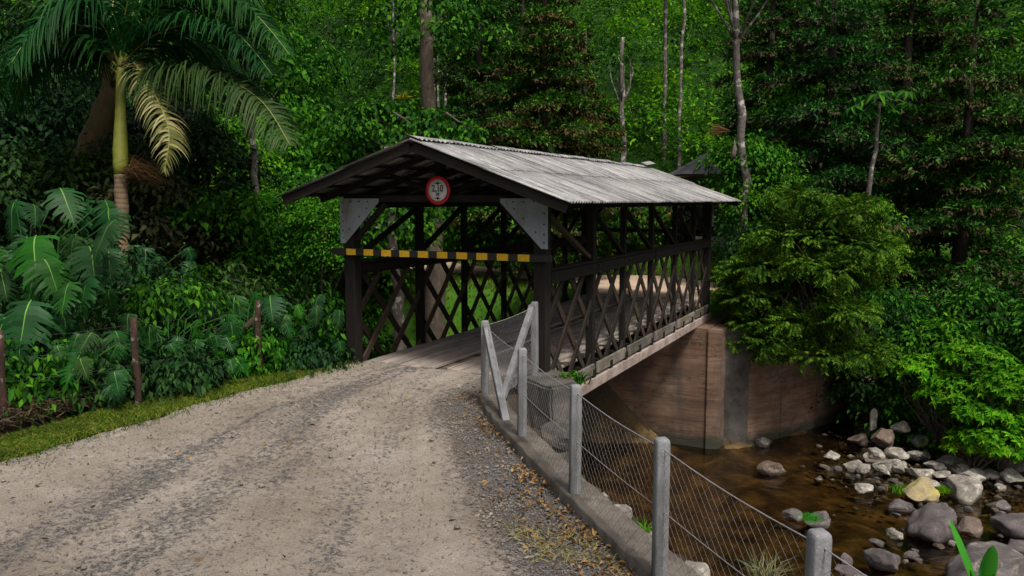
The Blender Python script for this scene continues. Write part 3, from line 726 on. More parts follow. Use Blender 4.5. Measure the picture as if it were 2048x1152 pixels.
# ------------------------------------------------------------------ kerb and chain link fence
def kerb_mesh():
    K = KERB[:9]; t = np.linspace(0, len(K) - 1, 130); i = np.minimum(t.astype(int), len(K) - 2); f_ = (t - i)[:, None]; c_ = K[i] * (1 - f_) + K[i + 1] * f_
    d = unit(np.gradient(c_, axis=0)); nn = np.stack([-d[:, 1], d[:, 0]], 1)   # outward (to the creek)
    prof = [(0, -.3), (0, .13), (.015, .15), (.2, .155), (.36, .145), (.385, .12), (.39, -.9)]
    n_ = len(c_); V = []
    for (o_, z) in prof:
        q = c_ + nn * (o_ + .012 * vnoise(t * 9, t * 0 + o_ * 5, 1, 2)[:, None]); V.append(np.concatenate([q, np.full((n_, 1), z) + .012 * vnoise(t * 7, t * 0 + z * 9, 1, 4)[:, None]], 1))
    V = np.concatenate(V); k = np.arange(n_ - 1); Q = [np.stack([a_ * n_ + k, a_ * n_ + k + 1, (a_ + 1) * n_ + k + 1, (a_ + 1) * n_ + k], 1) for a_ in range(len(prof) - 1)]
    caps = [[a_ * n_ for a_ in range(len(prof))], [a_ * n_ + n_ - 1 for a_ in reversed(range(len(prof)))]]
    me = mesh_np('kerb', V, [np.concatenate(Q)[:, ::-1], np.array(caps)], M['kerb'])
    return me, c_, nn
km, kc, kn = kerb_mesh()
tag(obj('concrete_kerb', km), 'weathered concrete kerb wall between gravel road and creek under the wire fence', 'kerb')
FN = thing('wire_fence', 'chain link fence on square concrete posts along the creek side kerb', 'fence', (3.5, -3.9, .1))
def fpost(x, y, z0, z1, w_=.11, rz=.55):
    h_ = (z1 - z0) / 2; a_ = w_ / 2; c_ = .009; ring = [(a_, -a_ + c_), (a_, a_ - c_), (a_ - c_, a_), (-a_ + c_, a_), (-a_, a_ - c_), (-a_, -a_ + c_), (-a_ + c_, -a_), (a_ - c_, -a_)]
    V = [(x_ * k, y_ * k, z_) for z_, k in ((-h_, 1), (h_ - .035, 1), (h_ - .012, .92), (h_, .76)) for x_, y_ in ring]; Q = [(8 * l + q, 8 * l + (q + 1) % 8, 8 * l + 8 + (q + 1) % 8, 8 * l + 8 + q) for l in range(3) for q in range(8)]
    me = mesh_np('post', V, [np.array(Q), np.array([[24 + q for q in range(8)]])], M['fencepost'])
    o = obj('post', me, FN, (x - 3.5, y + 3.9, (z0 + z1) / 2 - .1), (prand(.012), prand(.012), rz)); return o
FP = [(2.1, -.36, .08, 1.42), (1.98, -1.98, .06, 1.3), (3.52, -3.84, .1, 1.3), (4.89, -5.43, .1, 1.3), (6.2, -6.86, .1, 1.3), (7.5, -8.22, .08, 1.3), (8.85, -9.6, .08, 1.3)]
for i, (x, y, z0, z1) in enumerate(FP):
    fpost(x, y, z0, z1,  .108 if i else .12, .62 if i > 1 else .25)
def rel(o): o.location = o.location - Vector((3.5, -3.9, .1)); return o
rel(beam('brace', (2.06, -2.1, 1.24), (3.02, -3.3, .1), .1, .11, M['fencepost'], FN))
rel(beam('brace', (2.1, -.46, 1.36), (2.1, -1.6, .0), .1, .1, M['fencepost'], FN))
def wires(segs, r, sides=3):
    A = np.array([s_[0] for s_ in segs], float); Bq = np.array([s_[1] for s_ in segs], float); D = unit(Bq - A)
    u = unit(np.cross(D, np.array([.13, .2, .97]))); v = np.cross(D, u); an = np.arange(sides) * 2 * math.pi / sides; n_ = len(A)
    ring = [np.cos(a_) * u * r + np.sin(a_) * v * r for a_ in an]
    V = np.stack([A + q for q in ring] + [Bq + q for q in ring], 1).reshape(-1, 3); k = np.arange(n_)[:, None] * 2 * sides; Q = []
    for i in range(sides):
        j = (i + 1) % sides; Q.append(k + [i, j, sides + j, sides + i])
    return V, np.concatenate(Q)
for i in range(len(FP) - 1):
    a_ = np.array(FP[i][:2]); b_ = np.array(FP[i + 1][:2]); za, zb = .16, 1.24; ta, tb = FP[i][3] - .08, FP[i + 1][3] - .08
    n2 = unit(np.array([b_[1] - a_[1], -(b_[0] - a_[0])])) * .0; Lb = np.linalg.norm(b_ - a_)
    def pt(u, v):
        p = a_ + (b_ - a_) * u / Lb; top = ta + (tb - ta) * u / Lb - .03 * math.sin(math.pi * u / Lb); return (p[0] - 3.5, p[1] + 3.9, za + (top - za) * v - .1)
    segs = []; st = .108; H_ = 1.08
    for fam in (1, -1):
        for k in np.arange(-H_, Lb + H_, st):
            u0, v0, u1, v1 = (k, 0., k + H_, 1.) if fam > 0 else (k + H_, 0., k, 1.)
            def cl(u0, v0, u1, v1):
                for lim in (0, Lb):
                    pass
                t0, t1 = 0., 1.; du = u1 - u0
                ts = sorted(((0 - u0) / du, (Lb - u0) / du)); t0 = max(t0, ts[0]); t1 = min(t1, ts[1])
                return t0, t1
            t0, t1 = cl(u0, v0, u1, v1)
            if t1 - t0 < .03: continue
            pts = [pt(u0 + (u1 - u0) * q, q) for q in np.linspace(t0, t1, 4)]
            segs += list(zip(pts[:-1], pts[1:]))
    V, Q = wires(segs, .0012)
    tag(obj('mesh_panel', mesh_np('mesh_panel', V, Q, M['galv']), FN), kind='stuff')
    for v in (1.0, .52):
        pts = [np.array(pt(u, v)) for u in np.linspace(0, Lb, 9)]
        V, T3, Q = tube(pts, .0048 if v == 1 else .004, 5, False); obj('line_wire', MB().add(V, T3, Q).mesh('line_wire', M['galv']), FN)

# ------------------------------------------------------------------ rocks
def rock_mesh(name, sx, sy, sz, mat, seed, sub=3, flat_=0.5):
    bm = bmesh.new(); bmesh.ops.create_icosphere(bm, subdivisions=sub, radius=1); r_ = random.Random(seed)
    planes = [(Vector((r_.gauss(0, 1), r_.gauss(0, 1), r_.gauss(0, .8))).normalized(), r_.uniform(.42, .8)) for _ in range(16)]
    off = Vector((seed * 3.1, seed * 1.7, 0))
    for v in bm.verts:
        p = v.co.copy()
        for nrm, dd in planes:
            k = p.dot(nrm) - dd
            if k > 0: p -= nrm * k * .94
        p += p.normalized() * (.14 * noise.noise(p * 1.3 + off) + .07 * noise.noise(p * 3.5 + off) + .04 * noise.noise(p * 8 + off))
        v.co = Vector((p.x * sx, p.y * sy, p.z * sz))
    for f_ in bm.faces: f_.smooth = sub > 3
    me = bpy.data.meshes.new(name); bm.to_mesh(me); bm.free(); me.materials.append(mat); return me
def rock(px, py, wpx, hpx, mat, label, seed, z=WZ, group=None, name='rock', rz=None, deep=.9):
    """base centre at pixel, pixel width and height of what shows"""
    p = atz(px, py, z); d = np.dot(p - CAM, _F); sx = wpx / FPX * d / 2 * 1.05; sz = hpx / FPX * d * .62
    o = obj(name, rock_mesh(name, sx * 1.12, sx * deep * 1.12, sz * 1.15, mat, seed, 4 if wpx > 70 else 3 if wpx > 30 else 2), None, (p[0], p[1] + sx * .4, z + sz * .35), (prand(.1), prand(.1), -YAW * 0 + .46 + (rz if rz is not None else prand(.25))))
    return tag(o, label, 'rock', group)
rk = M['rock']; rp = M['rockpale']; rb = M['rockbrown']; rmz = M['rockmoss']
rock(1545, 950, 56, 28, rb, 'lone flat brown rock standing in the dark creek below the bridge', 1)
rock(1585, 1040, 46, 20, rk, 'low dark rock left of the rock topped with grass', 2)
rock(1635, 1055, 62, 36, rk, 'dark creek rock topped with a tuft of bright grass', 3)
rock(1838, 1005, 86, 48, rmz, 'yellow mossy boulder at the water edge beside the pale rocks', 4)
rock(1935, 1000, 80, 62, rp, 'large pale cracked boulder under the bright bush', 5)
rock(1868, 1085, 128, 84, rk, 'big smooth grey boulder above the banana leaves', 6)
rock(1940, 1068, 66, 32, rb, 'rounded brown stone behind the big grey boulder', 7)
rock(1765, 1140, 76, 54, rk, 'purple grey split boulder left of the biggest boulder', 8)
rock(1975, 1175, 220, 110, rk, 'biggest speckled grey boulder behind the banana leaves', 9, deep=.7)
rock(2030, 1070, 90, 50, rk, 'grey boulder cut by the right edge of the picture', 10)
rock(2045, 1110, 90, 30, rk, 'flat grey slab below the boulder at the right edge', 11)
rock(1690, 1130, 40, 24, rk, 'small dark rock just right of the last fence post', 12)
rock(1790, 1078, 36, 18, rp, 'small pale stone at the left foot of the big smooth boulder', 13)
rock(1755, 1092, 34, 16, rk, 'thin dark slab in the water left of the small pale stone', 14)
rock(1712, 943, 52, 28, rp, 'leftmost flat pale rock of the bank rocks', 15)
rock(1790, 945, 50, 26, rp, 'pale angular rock with black spots in the middle of the bank rocks', 16)
rock(1790, 918, 50, 24, rp, 'tilted white slab at the back of the bank rocks', 17, z=-4.2)
rock(1840, 956, 62, 24, rp, 'long pale slab lying right of the spotted rock', 18)
rock(1750, 915, 40, 22, rp, 'squarish pale rock left of the tilted white slab', 19, z=-4.2)
rock(1885, 958, 44, 16, rp, 'flat white stone between the long slab and the cracked boulder', 20)
rock(1850, 975, 50, 18, rp, 'low tan slab above the mossy boulder', 21)
rock(1832, 912, 32, 16, rp, 'narrow pale shard right of the tilted white slab', 22, z=-4.2)
rock(1768, 885, 62, 30, rb, 'brown layered rock at the top of the bank rocks', 23, z=-3.9)
rock(1745, 850, 22, 36, rp, 'upright white jagged rock at the foot of the wing wall bank', 24, z=-3.7, deep=.6)
rock(1800, 862, 40, 26, rp, 'pale leaning rock half covered by ivy on the bank', 25, z=-3.7)
rock(1525, 893, 44, 24, rk, 'grey rock at the foot of the wing wall', 26)
rock(1880, 1030, 46, 22, rk, 'dark stone below the yellow mossy boulder', 27)
rock(1800, 1020, 66, 16, rk, 'flat dark rock at the left foot of the mossy boulder', 28)
rock(2000, 1020, 56, 20, rk, 'dark wet stone in the small rapids at the right', 29)
rock(1820, 1118, 32, 20, rk, 'small grey stone right of the split boulder', 30)
rock(1700, 1160, 60, 26, rk, 'dark rock at the bottom edge behind the fence mesh', 31)
rr = np.random.default_rng(3)
for k in range(30):
    t_ = rr.random(); px = 1690 + 330 * t_ + rr.normal() * 22; py = 905 + 70 * t_ + rr.normal() * 20; w_ = rr.uniform(26, 60)
    rock(px, py, w_, w_ * rr.uniform(.35, .6), [rp, rp, rk, rp, rb][k % 5], 'angular pale rock packed among others along the right bank of the creek', 300 + k, group='bank rocks', name='bank_rock', z=-4.38 + .1 * rr.random(), rz=rr.uniform(-2, 2))
for k in range(44):
    px = rr.uniform(1640, 2040); py = rr.uniform(925, 1140)
    if px < 1760 and py > 960: px += 180
    rock(px, py, rr.uniform(12, 26), rr.uniform(6, 12), [rk, rp, rb, rk][k % 4], 'small loose creek stone lying between the larger rocks', 100 + k, group='small creek stones', name='creek_stone')
# rubble on the ledge below the kerb
for k, (x, y, sx, sz) in enumerate([(4.95, -4.85, .2, .09), (5.3, -5.15, .24, .1), (6.3, -6.15, .24, .12), (6.8, -6.6, .3, .14), (7.3, -7.15, .27, .12), (5.8, -5.65, .18, .09), (3.2, -1.6, .4, .3), (2.95, -2.3, .3, .35)]):
    lab = ['flat grey rubble stone on the ledge nearest the third fence post', 'pale chunk of rubble beside the flat stone outside the kerb', 'tan rubble stone outside the kerb beside the tall fence post', 'big tan rubble slab at the bottom right of the kerb', 'low rubble stone at the bottom edge outside the fence', 'small rubble stone between two larger ones outside the kerb', 'rough dark rubble below the concrete block at the bridge', 'broken rubble behind the slanting fence brace'][k]
    o = tag(obj('rubble_stone', rock_mesh('rubble_stone', sx, sx * .8, sz, M['boulderc'] if k > 5 else rp, 60 + k), None, (x, y, max(hf(x, y), -.35) + sz * .4 if k < 6 else -.5), (prand(.2), prand(.2), prand(2))), lab, 'stone')

# ------------------------------------------------------------------ vegetation generators
def cloud(mb, c, rx, ry, rz, ncl, per, L_, W_, sp=.4, flat_=.7, droop=.2, down=.0, m=0, shell=.7, floor=None, fold=.25, pads=True):
    if pads and ncl > 20: ncl = int(ncl * .52); per = per * 1.9; sp = sp * 1.2; flat_ = .4
    """leaf clumps through an ellipsoid volume"""
    c = np.asarray(c, float)
    d = rdir(ncl); r_ = (shell + (1 - shell) * rng.random(ncl) ** .6)[:, None] * (.85 + .3 * rng.random(ncl))[:, None]
    cc = c + d * r_ * np.array([rx, ry, rz])
    if floor is not None: cc = cc[cc[:, 2] > floor]
    per_ = rng.integers(int(per * .6), int(per * 1.4) + 1, len(cc)); idx = np.repeat(np.arange(len(cc)), per_); n_ = len(idx)
    csz = (sp * (.6 + .8 * rng.random(len(cc))))[idx][:, None]
    off = rng.normal(size=(n_, 3)) * np.array([1, 1, flat_]) * csz * .62; off[:, 2] -= .35 * (off[:, 0] ** 2 + off[:, 1] ** 2) / (csz[:, 0] + .01)
    P = cc[idx] + off
    D = unit(off + rdir(n_) * sp * .5 + np.array([0, 0, -down * sp]))
    Nn = unit(np.array([0, 0, 1.]) * .9 + rdir(n_) * .6 + unit(P - c) * .4)
    sc_ = .6 + .8 * rng.random(n_)
    V, T = leafcards(P, D, Nn, L_ * sc_, W_ * sc_, fold, droop); mb.add(V, T, None, m)
    return cc
def limbs(mb, base, targets, r0, n_=None, sides=5, m=0):
    base = np.asarray(base, float)
    for t in targets:
        t = np.asarray(t); mid = (base + t) / 2 + rng.normal(size=3) * .12 * np.linalg.norm(t - base) + np.array([0, 0, .08 * np.linalg.norm(t - base)])
        V, T3, Q = tube([base, (base * .5 + mid * .5) + rng.normal(size=3) * .04, mid, (mid + t) / 2 + rng.normal(size=3) * .05, t], [r0, r0 * .8, r0 * .6, r0 * .4, r0 * .15], sides); mb.add(V, T3, Q, m)
def wob(path, radii, n_=14, amp=.05):
    P = np.asarray(path, float); t = np.linspace(0, len(P) - 1, n_); i = np.minimum(t.astype(int), len(P) - 2); f_ = (t - i)[:, None]
    q = P[i] * (1 - f_) + P[i + 1] * f_; q[1:] += rng.normal(size=(n_ - 1, 3)) * amp * np.array([1, 1, .2]); rr_ = np.interp(t, np.arange(len(radii)), radii)
    return q, rr_ * (1 + .06 * rng.normal(size=n_))
def tree(name, label, base, trunk, radii, crowns, leaf, bark, cat='tree', group=None, nl=10, sides=10, amp=.05, limb_from=-1):
    base = np.asarray(base, float); t = thing(name, label, cat, base, 0, group)
    tb = MB(); q, r_ = wob(trunk, radii, 16, amp); V, T3, Q = tube(q, r_, sides); tb.add(V, T3, Q)
    cb = MB()
    for cr in crowns:
        cc = cloud(cb, *cr[0], **cr[1])
        if nl and len(cc) and cr is crowns[0]:
            s0 = q[int(len(q) * .72)]; sel = cc[rng.integers(0, len(cc), nl)]; limbs(tb, s0, sel, radii[-1] * .42 + .01)
    obj('trunk', tb.mesh('trunk', bark, True), t)
    if cb.n: obj('crown', cb.mesh('crown', leaf), t)
    return t
def gz(x, y): return float(hf(x, y))

# conifers with layered drooping boughs
def conifer(label, base, H_, R0, zlow=1.5, seed=1, nper=6, dz=.6, brown=.42, top=True, dens=1.0):
    g = np.random.default_rng(seed); base = np.asarray(base, float); t = thing('conifer_tree', label, 'tree', base)
    tb = MB(); V, T3, Q = tube([(0, 0, -.5), (0, 0, H_ * .5), (.1, 0, H_)], [.3, .2, .04], 9); tb.add(V, T3, Q)
    P, D, Nn, mm, LL = [], [], [], [], []
    z = zlow
    while z < H_ - .2:
        fr_ = (z - zlow) / (H_ - zlow); Rr = R0 * (1 - fr_ ** 1.4) + .3; k = nper if fr_ < .7 else 4; ph = g.random() * 6.3
        for b_ in range(k):
            an = ph + b_ * 6.283 / k + g.normal() * .35; l_ = Rr * g.uniform(.45, 1.3)
            if g.random() < .16: continue
            up = g.uniform(-.05, .3); dr = g.uniform(.12, .3)
            zz0 = z + g.uniform(-.4, .4)
            ts = np.linspace(0, 1, 6); px = np.stack([np.cos(an) * ts * l_, np.sin(an) * ts * l_, zz0 + up * ts * l_ - dr * ts ** 2 * l_], 1)
            if l_ > .6 and b_ % 2 == 0:
                V, T3, Q = tube(px, np.linspace(.045, .01, 6), 4, False); tb.add(V, T3, Q)
            nt_ = int(l_ * 36 * dens * g.uniform(.6, 1.2))
            tt = g.uniform(.18, 1.03, nt_) ** .8; side = g.normal(size=nt_) * (.34 * np.sin(np.clip(tt, 0, 1) * 2.6) + .06) * min(l_, 2.2) * .62
            cx_ = np.cos(an) * tt * l_ - np.sin(an) * side; cy_ = np.sin(an) * tt * l_ + np.cos(an) * side
            cz_ = zz0 + up * tt * l_ - dr * tt ** 2 * l_ + g.normal(size=nt_) * .06 - .22 * np.abs(side)
            c_ = np.stack([cx_, cy_, cz_], 1); nn_ = 7
            idx = np.repeat(np.arange(nt_), nn_); o_ = unit(g.normal(size=(len(idx), 3)) + np.stack([np.cos(an) * np.ones(len(idx)), np.sin(an) * np.ones(len(idx)), .35 * np.ones(len(idx))], 1) * .8)
            isb = (g.random(len(idx)) < brown * g.uniform(.3, 1.5)) & (g.random(len(idx)) > .1)
            o_[isb] = unit(o_[isb] * np.array([1, 1, .3]) + np.array([0, 0, -.45]))
            P.append(c_[idx] + o_ * .02 + np.where(isb[:, None], np.array([0, 0, -.07]), np.array([0, 0, .03])))
            D.append(o_); mm.append(isb)
        z += dz * g.uniform(.75, 1.25)
    P = np.concatenate(P); D = np.concatenate(D); mm = np.concatenate(mm); n_ = len(P)
    sc_ = g.uniform(.6, 1.35, n_); cb = MB()
    for k in (0, 1):
        s_ = mm == bool(k); V, T = leafcards(P[s_], D[s_], unit(np.array([0, 0, 1.]) + rdir(int(s_.sum())) * .6), .2 * sc_[s_], .075 * sc_[s_], .2, .15); cb.add(V, T, None, k)
    obj('trunk', tb.mesh('trunk', M['barkdark'], True), t); obj('crown', cb.mesh('crown', [M['lf_conif'], M['lf_conbrown']]), t)
    return t
def at_ground(px, depth):
    """ground position in the direction of a picture column at a given distance"""
    p = atd(px, 400, depth); return np.array([p[0], p[1], gz(p[0], p[1])])
conifer('dense dark conifer standing behind the middle of the bridge roof', at_ground(1085, 33), 14, 3.2, 1.2, 11, 7)
conifer('tall layered conifer right of the bridge behind the slender umbrella tree', at_ground(1650, 31), 13.5, 3.1, 2.4, 12, 7)
conifer('broad conifer with brownish boughs at the right edge of the picture', at_ground(1925, 28), 13, 3.3, 2.2, 13, 7)
conifer('narrow conifer right of the white mottled trunk', at_ground(1530, 37), 15, 2.6, 2, 14, 6)
conifer('conifer filling the upper right behind two nearer conifers', at_ground(1800, 38), 17, 3.3, 2, 15, 6)
conifer('conifer partly behind the dense dark one above the bridge ridge', at_ground(960, 42), 17, 3.2, 2, 16, 6)
conifer('conifer behind and right of the dense dark one', at_ground(1165, 39), 11, 2.3, 1.2, 17, 6)

# broadleaf trees behind the bridge
b_ = at_ground(803, 25.5)
tree('white_trunk_tree', 'tree with pale mottled trunk seen left of the sign through the bridge', b_, [(0, 0, -1), (-.1, 0, 3), (-.35, .1, 6), (-.5, 0, 9.5)], [.24, .2, .17, .1],
     [(((-1.0, -.5, 7.6), 2.6, 1.9, 1.2, 90, 45, .22, .12), dict(sp=.42, down=.5))], M['lf_broad'], M['barkwhite'], nl=8)
b_ = at_ground(868, 28)
tree('bromeliad_tree', 'thick brown trunked tree behind the gable with yellow bromeliads', b_, [(0, 0, -1), (0, 0, 3), (-.1, 0, 6), (-.25, 0, 12)], [.42, .36, .3, .2],
     [(((-.9, -.7, 7.6), 2.6, 1.8, 1.1, 70, 45, .22, .12), dict(sp=.4, down=.5)), (((-.6, .4, 11.5), 2.6, 2.2, 1.2, 60, 40, .2, .11), dict(sp=.4, down=.4))], M['lf_broad'], M['bark'], nl=5)
tree('spreading_tree', 'glossy green broadleaf tree with a bent limb above the roof left slope', at_ground(650, 27), [(0, 0, -1), (.1, 0, 2.5), (-.2, 0, 4.6), (.3, 0, 6)], [.2, .17, .14, .09],
     [(((-.1, -.5, 7.3), 2.4, 1.9, 1.6, 130, 48, .23, .125), dict(sp=.42, down=.5)), (((.9, 0, 3.0), 1.7, 1.4, 1.1, 55, 40, .18, .1), dict(sp=.4, down=.4))], M['lf_broad'], M['barkdark'], nl=10)
# bromeliads in the thick trunked tree
bt = at_ground(868, 28)
for k, (dx, z, s_, lab) in enumerate([(-.25, 6.9 + .9, .5, 'large yellow bromeliad perched beside the thick trunk high above the gable'), (.05, 7.2, .38, 'yellow bromeliad on the thick trunk below the largest one'), (.1, 3.9, .34, 'yellow bromeliad on the thick trunk just above the ridge'), (-.9, 8.7, .4, 'yellow bromeliad on the branch left of the thick trunk')]):
    n_ = 34; d = rdir(n_); d[:, 2] = np.abs(d[:, 2]) * .8 + .1; V, T = blades(np.zeros((n_, 3)) + rng.normal(size=(n_, 3)) * .02, d, s_ * (.6 + .5 * rng.random(n_)), .07, .45)
    tag(obj('bromeliad', MB().add(V, T).mesh('bromeliad', M['lf_yel']), None, (bt[0] + dx - .1, bt[1] - .32, bt[2] + z)), lab, 'plant')
# slim pale trunks on the hill
for k, (px, d, y0, h_, lean, r_, lab) in enumerate([(876, 52, 0, 16, .2, .07, 'thin white trunk left of three above the bridge ridge'), (892, 54, 0, 17, -.1, .085, 'thin white trunk rightmost of three above the bridge ridge'), (868, 57, 0, 17, .3, .06, 'thin grey trunk set back between two white ones'), (787, 50, 0, 16, .3, .08, 'thin pale trunk leaning beside the bromeliads'),
                            (1248, 40, 0, 10.5, -.25, .13, 'broken white trunk rising out of the conifers'), (1356, 50, 0, 17, .1, .09, 'thin tan trunk on the bright green slope'), (1326, 52, 0, 18, -.1, .11, 'grey trunk at the top of the bright green slope')]):
    b_ = at_ground(px, d)
    tree('slim_tree', lab, b_, [(0, 0, -.5), (lean * .4, 0, h_ * .4), (lean, 0, h_)], [r_ * 1.3, r_ * 1.1, r_ * .7], [(((lean, 0, h_ + .6), 2.2, 2.2, 1.4, 50, 36, .24, .13), dict(sp=.5, down=.3))] if k != 4 else [(((-.6, .2, 9.6), .8, .7, .4, 12, 20, .2, .1), dict(sp=.4))], M['lf_broad'], M['barkwhite'], nl=5, amp=.04)
b_ = at_ground(1488, 29)
tree('mottled_tree', 'tall tree with white mottled trunk leaning beside the right end of the roof', b_, [(0, 0, -.5), (0, 0, 4), (-.35, 0, 8), (-.8, 0, 12.5)], [.17, .15, .13, .1],
     [(((-.8, 0, 12.8), 2.6, 2.2, 1.5, 70, 40, .22, .12), dict(sp=.45))], M['lf_broad'], M['barkwhite'], nl=7)
# slender umbrella leaved tree
def palmate(mb, c, d, r_, nl_, m=0, droop=.35):
    """hand shaped leaf: leaflets radiating from c in the plane across d"""
    d = unit(np.asarray(d, float)); u = unit(np.cross(d, [.3, .5, .8])); v = np.cross(d, u); an = np.linspace(0, 2 * math.pi, nl_, endpoint=False) + rng.random()
    D = np.cos(an)[:, None] * u + np.sin(an)[:, None] * v - d * droop * .3; n_ = len(an)
    V, T = leafcards(np.repeat([c], n_, 0), D, np.repeat([d], n_, 0), r_ * (.85 + .3 * rng.random(n_)), r_ * .34, .18, droop); mb.add(V, T, None, m)
def umbrella_tree():
    b_ = at_ground(1722, 24.5); b_[2] = -.6; t = thing('umbrella_tree', 'slender tree with hand shaped leaves in front of the right conifers', 'tree', b_)
    q = [(0, 0, -.6), (.05, 0, 2.5), (.25, 0, 4.6), (.4, 0, 6.7)]; tb = MB(); V, T3, Q = tube(wob(q, [1, 1, 1, 1], 14, .02)[0], np.linspace(.11, .05, 14), 8); tb.add(V, T3, Q); cb = MB()
    for k in range(15):
        an = rng.random() * 6.3; l_ = rng.uniform(.35, .95); tip = np.array(q[-1]) + np.array([math.cos(an) * l_, math.sin(an) * l_, rng.uniform(-.35, .28)])
        V, T3, Q = tube([q[-1], (np.array(q[-1]) + tip) / 2 + [0, 0, .1], tip], [.018, .014, .01], 4); tb.add(V, T3, Q)
        palmate(cb, tip, (math.cos(an) * .4, math.sin(an) * .4, 1), rng.uniform(.34, .48), 9, 0, .4)
    for k in range(9):
        an = rng.random() * 6.3; tip = np.array([math.cos(an) * .5, math.sin(an) * .5, rng.uniform(2.6, 3.4)]); palmate(cb, tip, (math.cos(an) * .4, math.sin(an) * .4, 1), .42, 9, 0, .4)
    obj('trunk', tb.mesh('trunk', M['barkwhite'], True), t); obj('crown', cb.mesh('crown', M['lf_broad']), t)
umbrella_tree()
# drooping yellow green tree over the wing wall: pinnate sprays
def pinnate_tree(label, base, crowns, leaf, nspray, l_=.42, pairs=7, ll=.125, lw=.05, sag=.32, name='drooping_tree', trunkh=2.5, cat='tree'):
    base = np.asarray(base, float); t = thing(name, label, cat, base); tb = MB(); cb = MB(); V, T3, Q = tube(wob([(0, 0, -.4), (0, 0, trunkh)], [.16, .09], 8, .05)[0], np.linspace(.16, .08, 8), 8); tb.add(V, T3, Q)
    P, D, Nn = [], [], []
    for (c_, r_, n_) in crowns:
        c_ = np.array(c_, float)
        if c_[2] == 0: c_[2] = rng.uniform(-.5, 4.4 - .45 * abs(c_[0] - .3))
        if True: pass
        c_ = c_; d = rdir(n_); q = c_ + d * np.array(r_) * (.45 + .6 * rng.random((n_, 1)) ** .6)
        for i in range(0, n_, max(1, n_ // 7)): limbs(tb, (0, 0, trunkh * .85), [q[i]], .04)
        out = unit(d + rdir(n_) * .5 + np.array([0, 0, .1]))
        for k in range(pairs):
            f_ = k / pairs; p = q + out * l_ * f_ + np.array([0, 0, -1]) * sag * l_ * f_ ** 2
            dd = unit(out + np.array([0, 0, -1]) * 2 * sag * f_); S = unit(np.cross(dd, [0, 0, 1.]))
            for sg in (-1, 1): P.append(p); D.append(unit(S * sg + dd * .5 + np.array([0, 0, -.35]))); Nn.append(unit(np.cross(S, dd) + rdir(n_) * .3))
    P, D, Nn = map(np.concatenate, (P, D, Nn)); n_ = len(P); s_ = .7 + .6 * rng.random(n_)
    V, T = leafcards(P, D, Nn, ll * s_, lw * s_, .15, .2); cb.add(V, T); obj('trunk', tb.mesh('trunk', M['barkdark'], True), t); obj('crown', cb.mesh('crown', leaf), t); return t
b_ = np.array([4.6, 14.2, -.9])
pinnate_tree('drooping yellow green tree hanging over the wing wall right of the bridge', b_, [((rng.uniform(-1.4, 2.5), rng.uniform(-2.8, -.4), 0), (rng.uniform(.35, 1.0), rng.uniform(.35, .8), rng.uniform(.12, .34)), int(rng.uniform(50, 160))) for _ in range(46)], M['lf_olive'], 0)
tree('dark_shrub', 'dark leafy shrub at the right end of the bridge beside its last post', (3.1, 15.0, -.1), [(0, 0, -.3), (0, 0, 1.2)], [.1, .06], [(((0, -.3, 1.2), .9, .9, 1.3, 60, 40, .17, .09), dict(sp=.35))], M['lf_dark'], M['barkdark'], 'shrub', nl=5)
tree('dark_shrub', 'tall dark shrub behind the drooping yellow green tree', at_ground(1690, 29), [(0, 0, -.3), (0, 0, 2)], [.12, .06], [(((0, 0, 1.6), 1.9, 1.4, 1.8, 110, 42, .18, .1), dict(sp=.4))], M['lf_dark'], M['barkdark'], 'shrub', nl=5)
tree('ivy_bank', 'dark green ivy mass hanging down at the end of the wing wall', (6.6, 15.6, -3.2), [(0, 0, -.5), (.2, 0, 1.5)], [.08, .04], [(((.3, -.6, 1.6), 1.2, .9, 1.9, 110, 40, .14, .09), dict(sp=.32, down=.8))], M['lf_dark'], M['barkdark'], 'shrub', nl=5)
tree('green_shrub', 'mid green shrub between the ivy and the bright bush', (8.1, 16.6, -3.0), [(0, 0, -.5), (.2, 0, 1.5)], [.08, .04], [(((.3, -.6, 1.5), 1.6, 1.2, 1.6, 110, 40, .15, .09), dict(sp=.36))], M['lf_broad'], M['barkdark'], 'shrub', nl=5)
tree('green_shrub', 'teal green shrub above the bright bush at the right edge', (10.6, 17.2, -2.0), [(0, 0, -.5), (.2, 0, 1.5)], [.08, .04], [(((.3, -.6, 1.4), 2.0, 1.4, 1.3, 110, 40, .16, .09), dict(sp=.36))], M['lf_broad'], M['barkdark'], 'shrub', nl=5)
# bright bush of whorled leaves at the right
def whorl_bush(label, base, blobs, leaf, r_=.17, name='bright_bush'):
    base = np.asarray(base, float); t = thing(name, label, 'shrub', base); tb = MB(); cb = MB(); k_ = 0
    for (c_, rr_, n_) in blobs:
        c_ = np.array(c_, float); d = rdir(n_); d[:, 2] = np.abs(d[:, 2]) * .9 - .25; q = c_ + d * np.array(rr_) * (.6 + .45 * rng.random((n_, 1)))
        nl_ = 7; P = np.repeat(q, nl_ * 2, 0); m_ = len(P); dn = np.repeat(unit(d + np.array([0, 0, .9])), nl_ * 2, 0); u = unit(np.cross(dn, rdir(m_))); D = unit(u + dn * np.where(np.arange(m_) % 2 == 0, .15, .75)[:, None])
        P = P - np.where(np.arange(m_) % 2 == 0, .03, 0)[:, None] * dn
        s_ = .7 + .6 * rng.random(m_); V, T = leafcards(P, D, dn, r_ * s_, r_ * .4 * s_, .15, .3); cb.add(V, T)
        for i in range(0, n_, 6): limbs(tb, (c_[0] * .6, c_[1] * .6, 0), [q[i]], .022, sides=4)
    obj('stems', tb.mesh('stems', M['bark'], True), t); obj('crown', cb.mesh('crown', leaf), t)
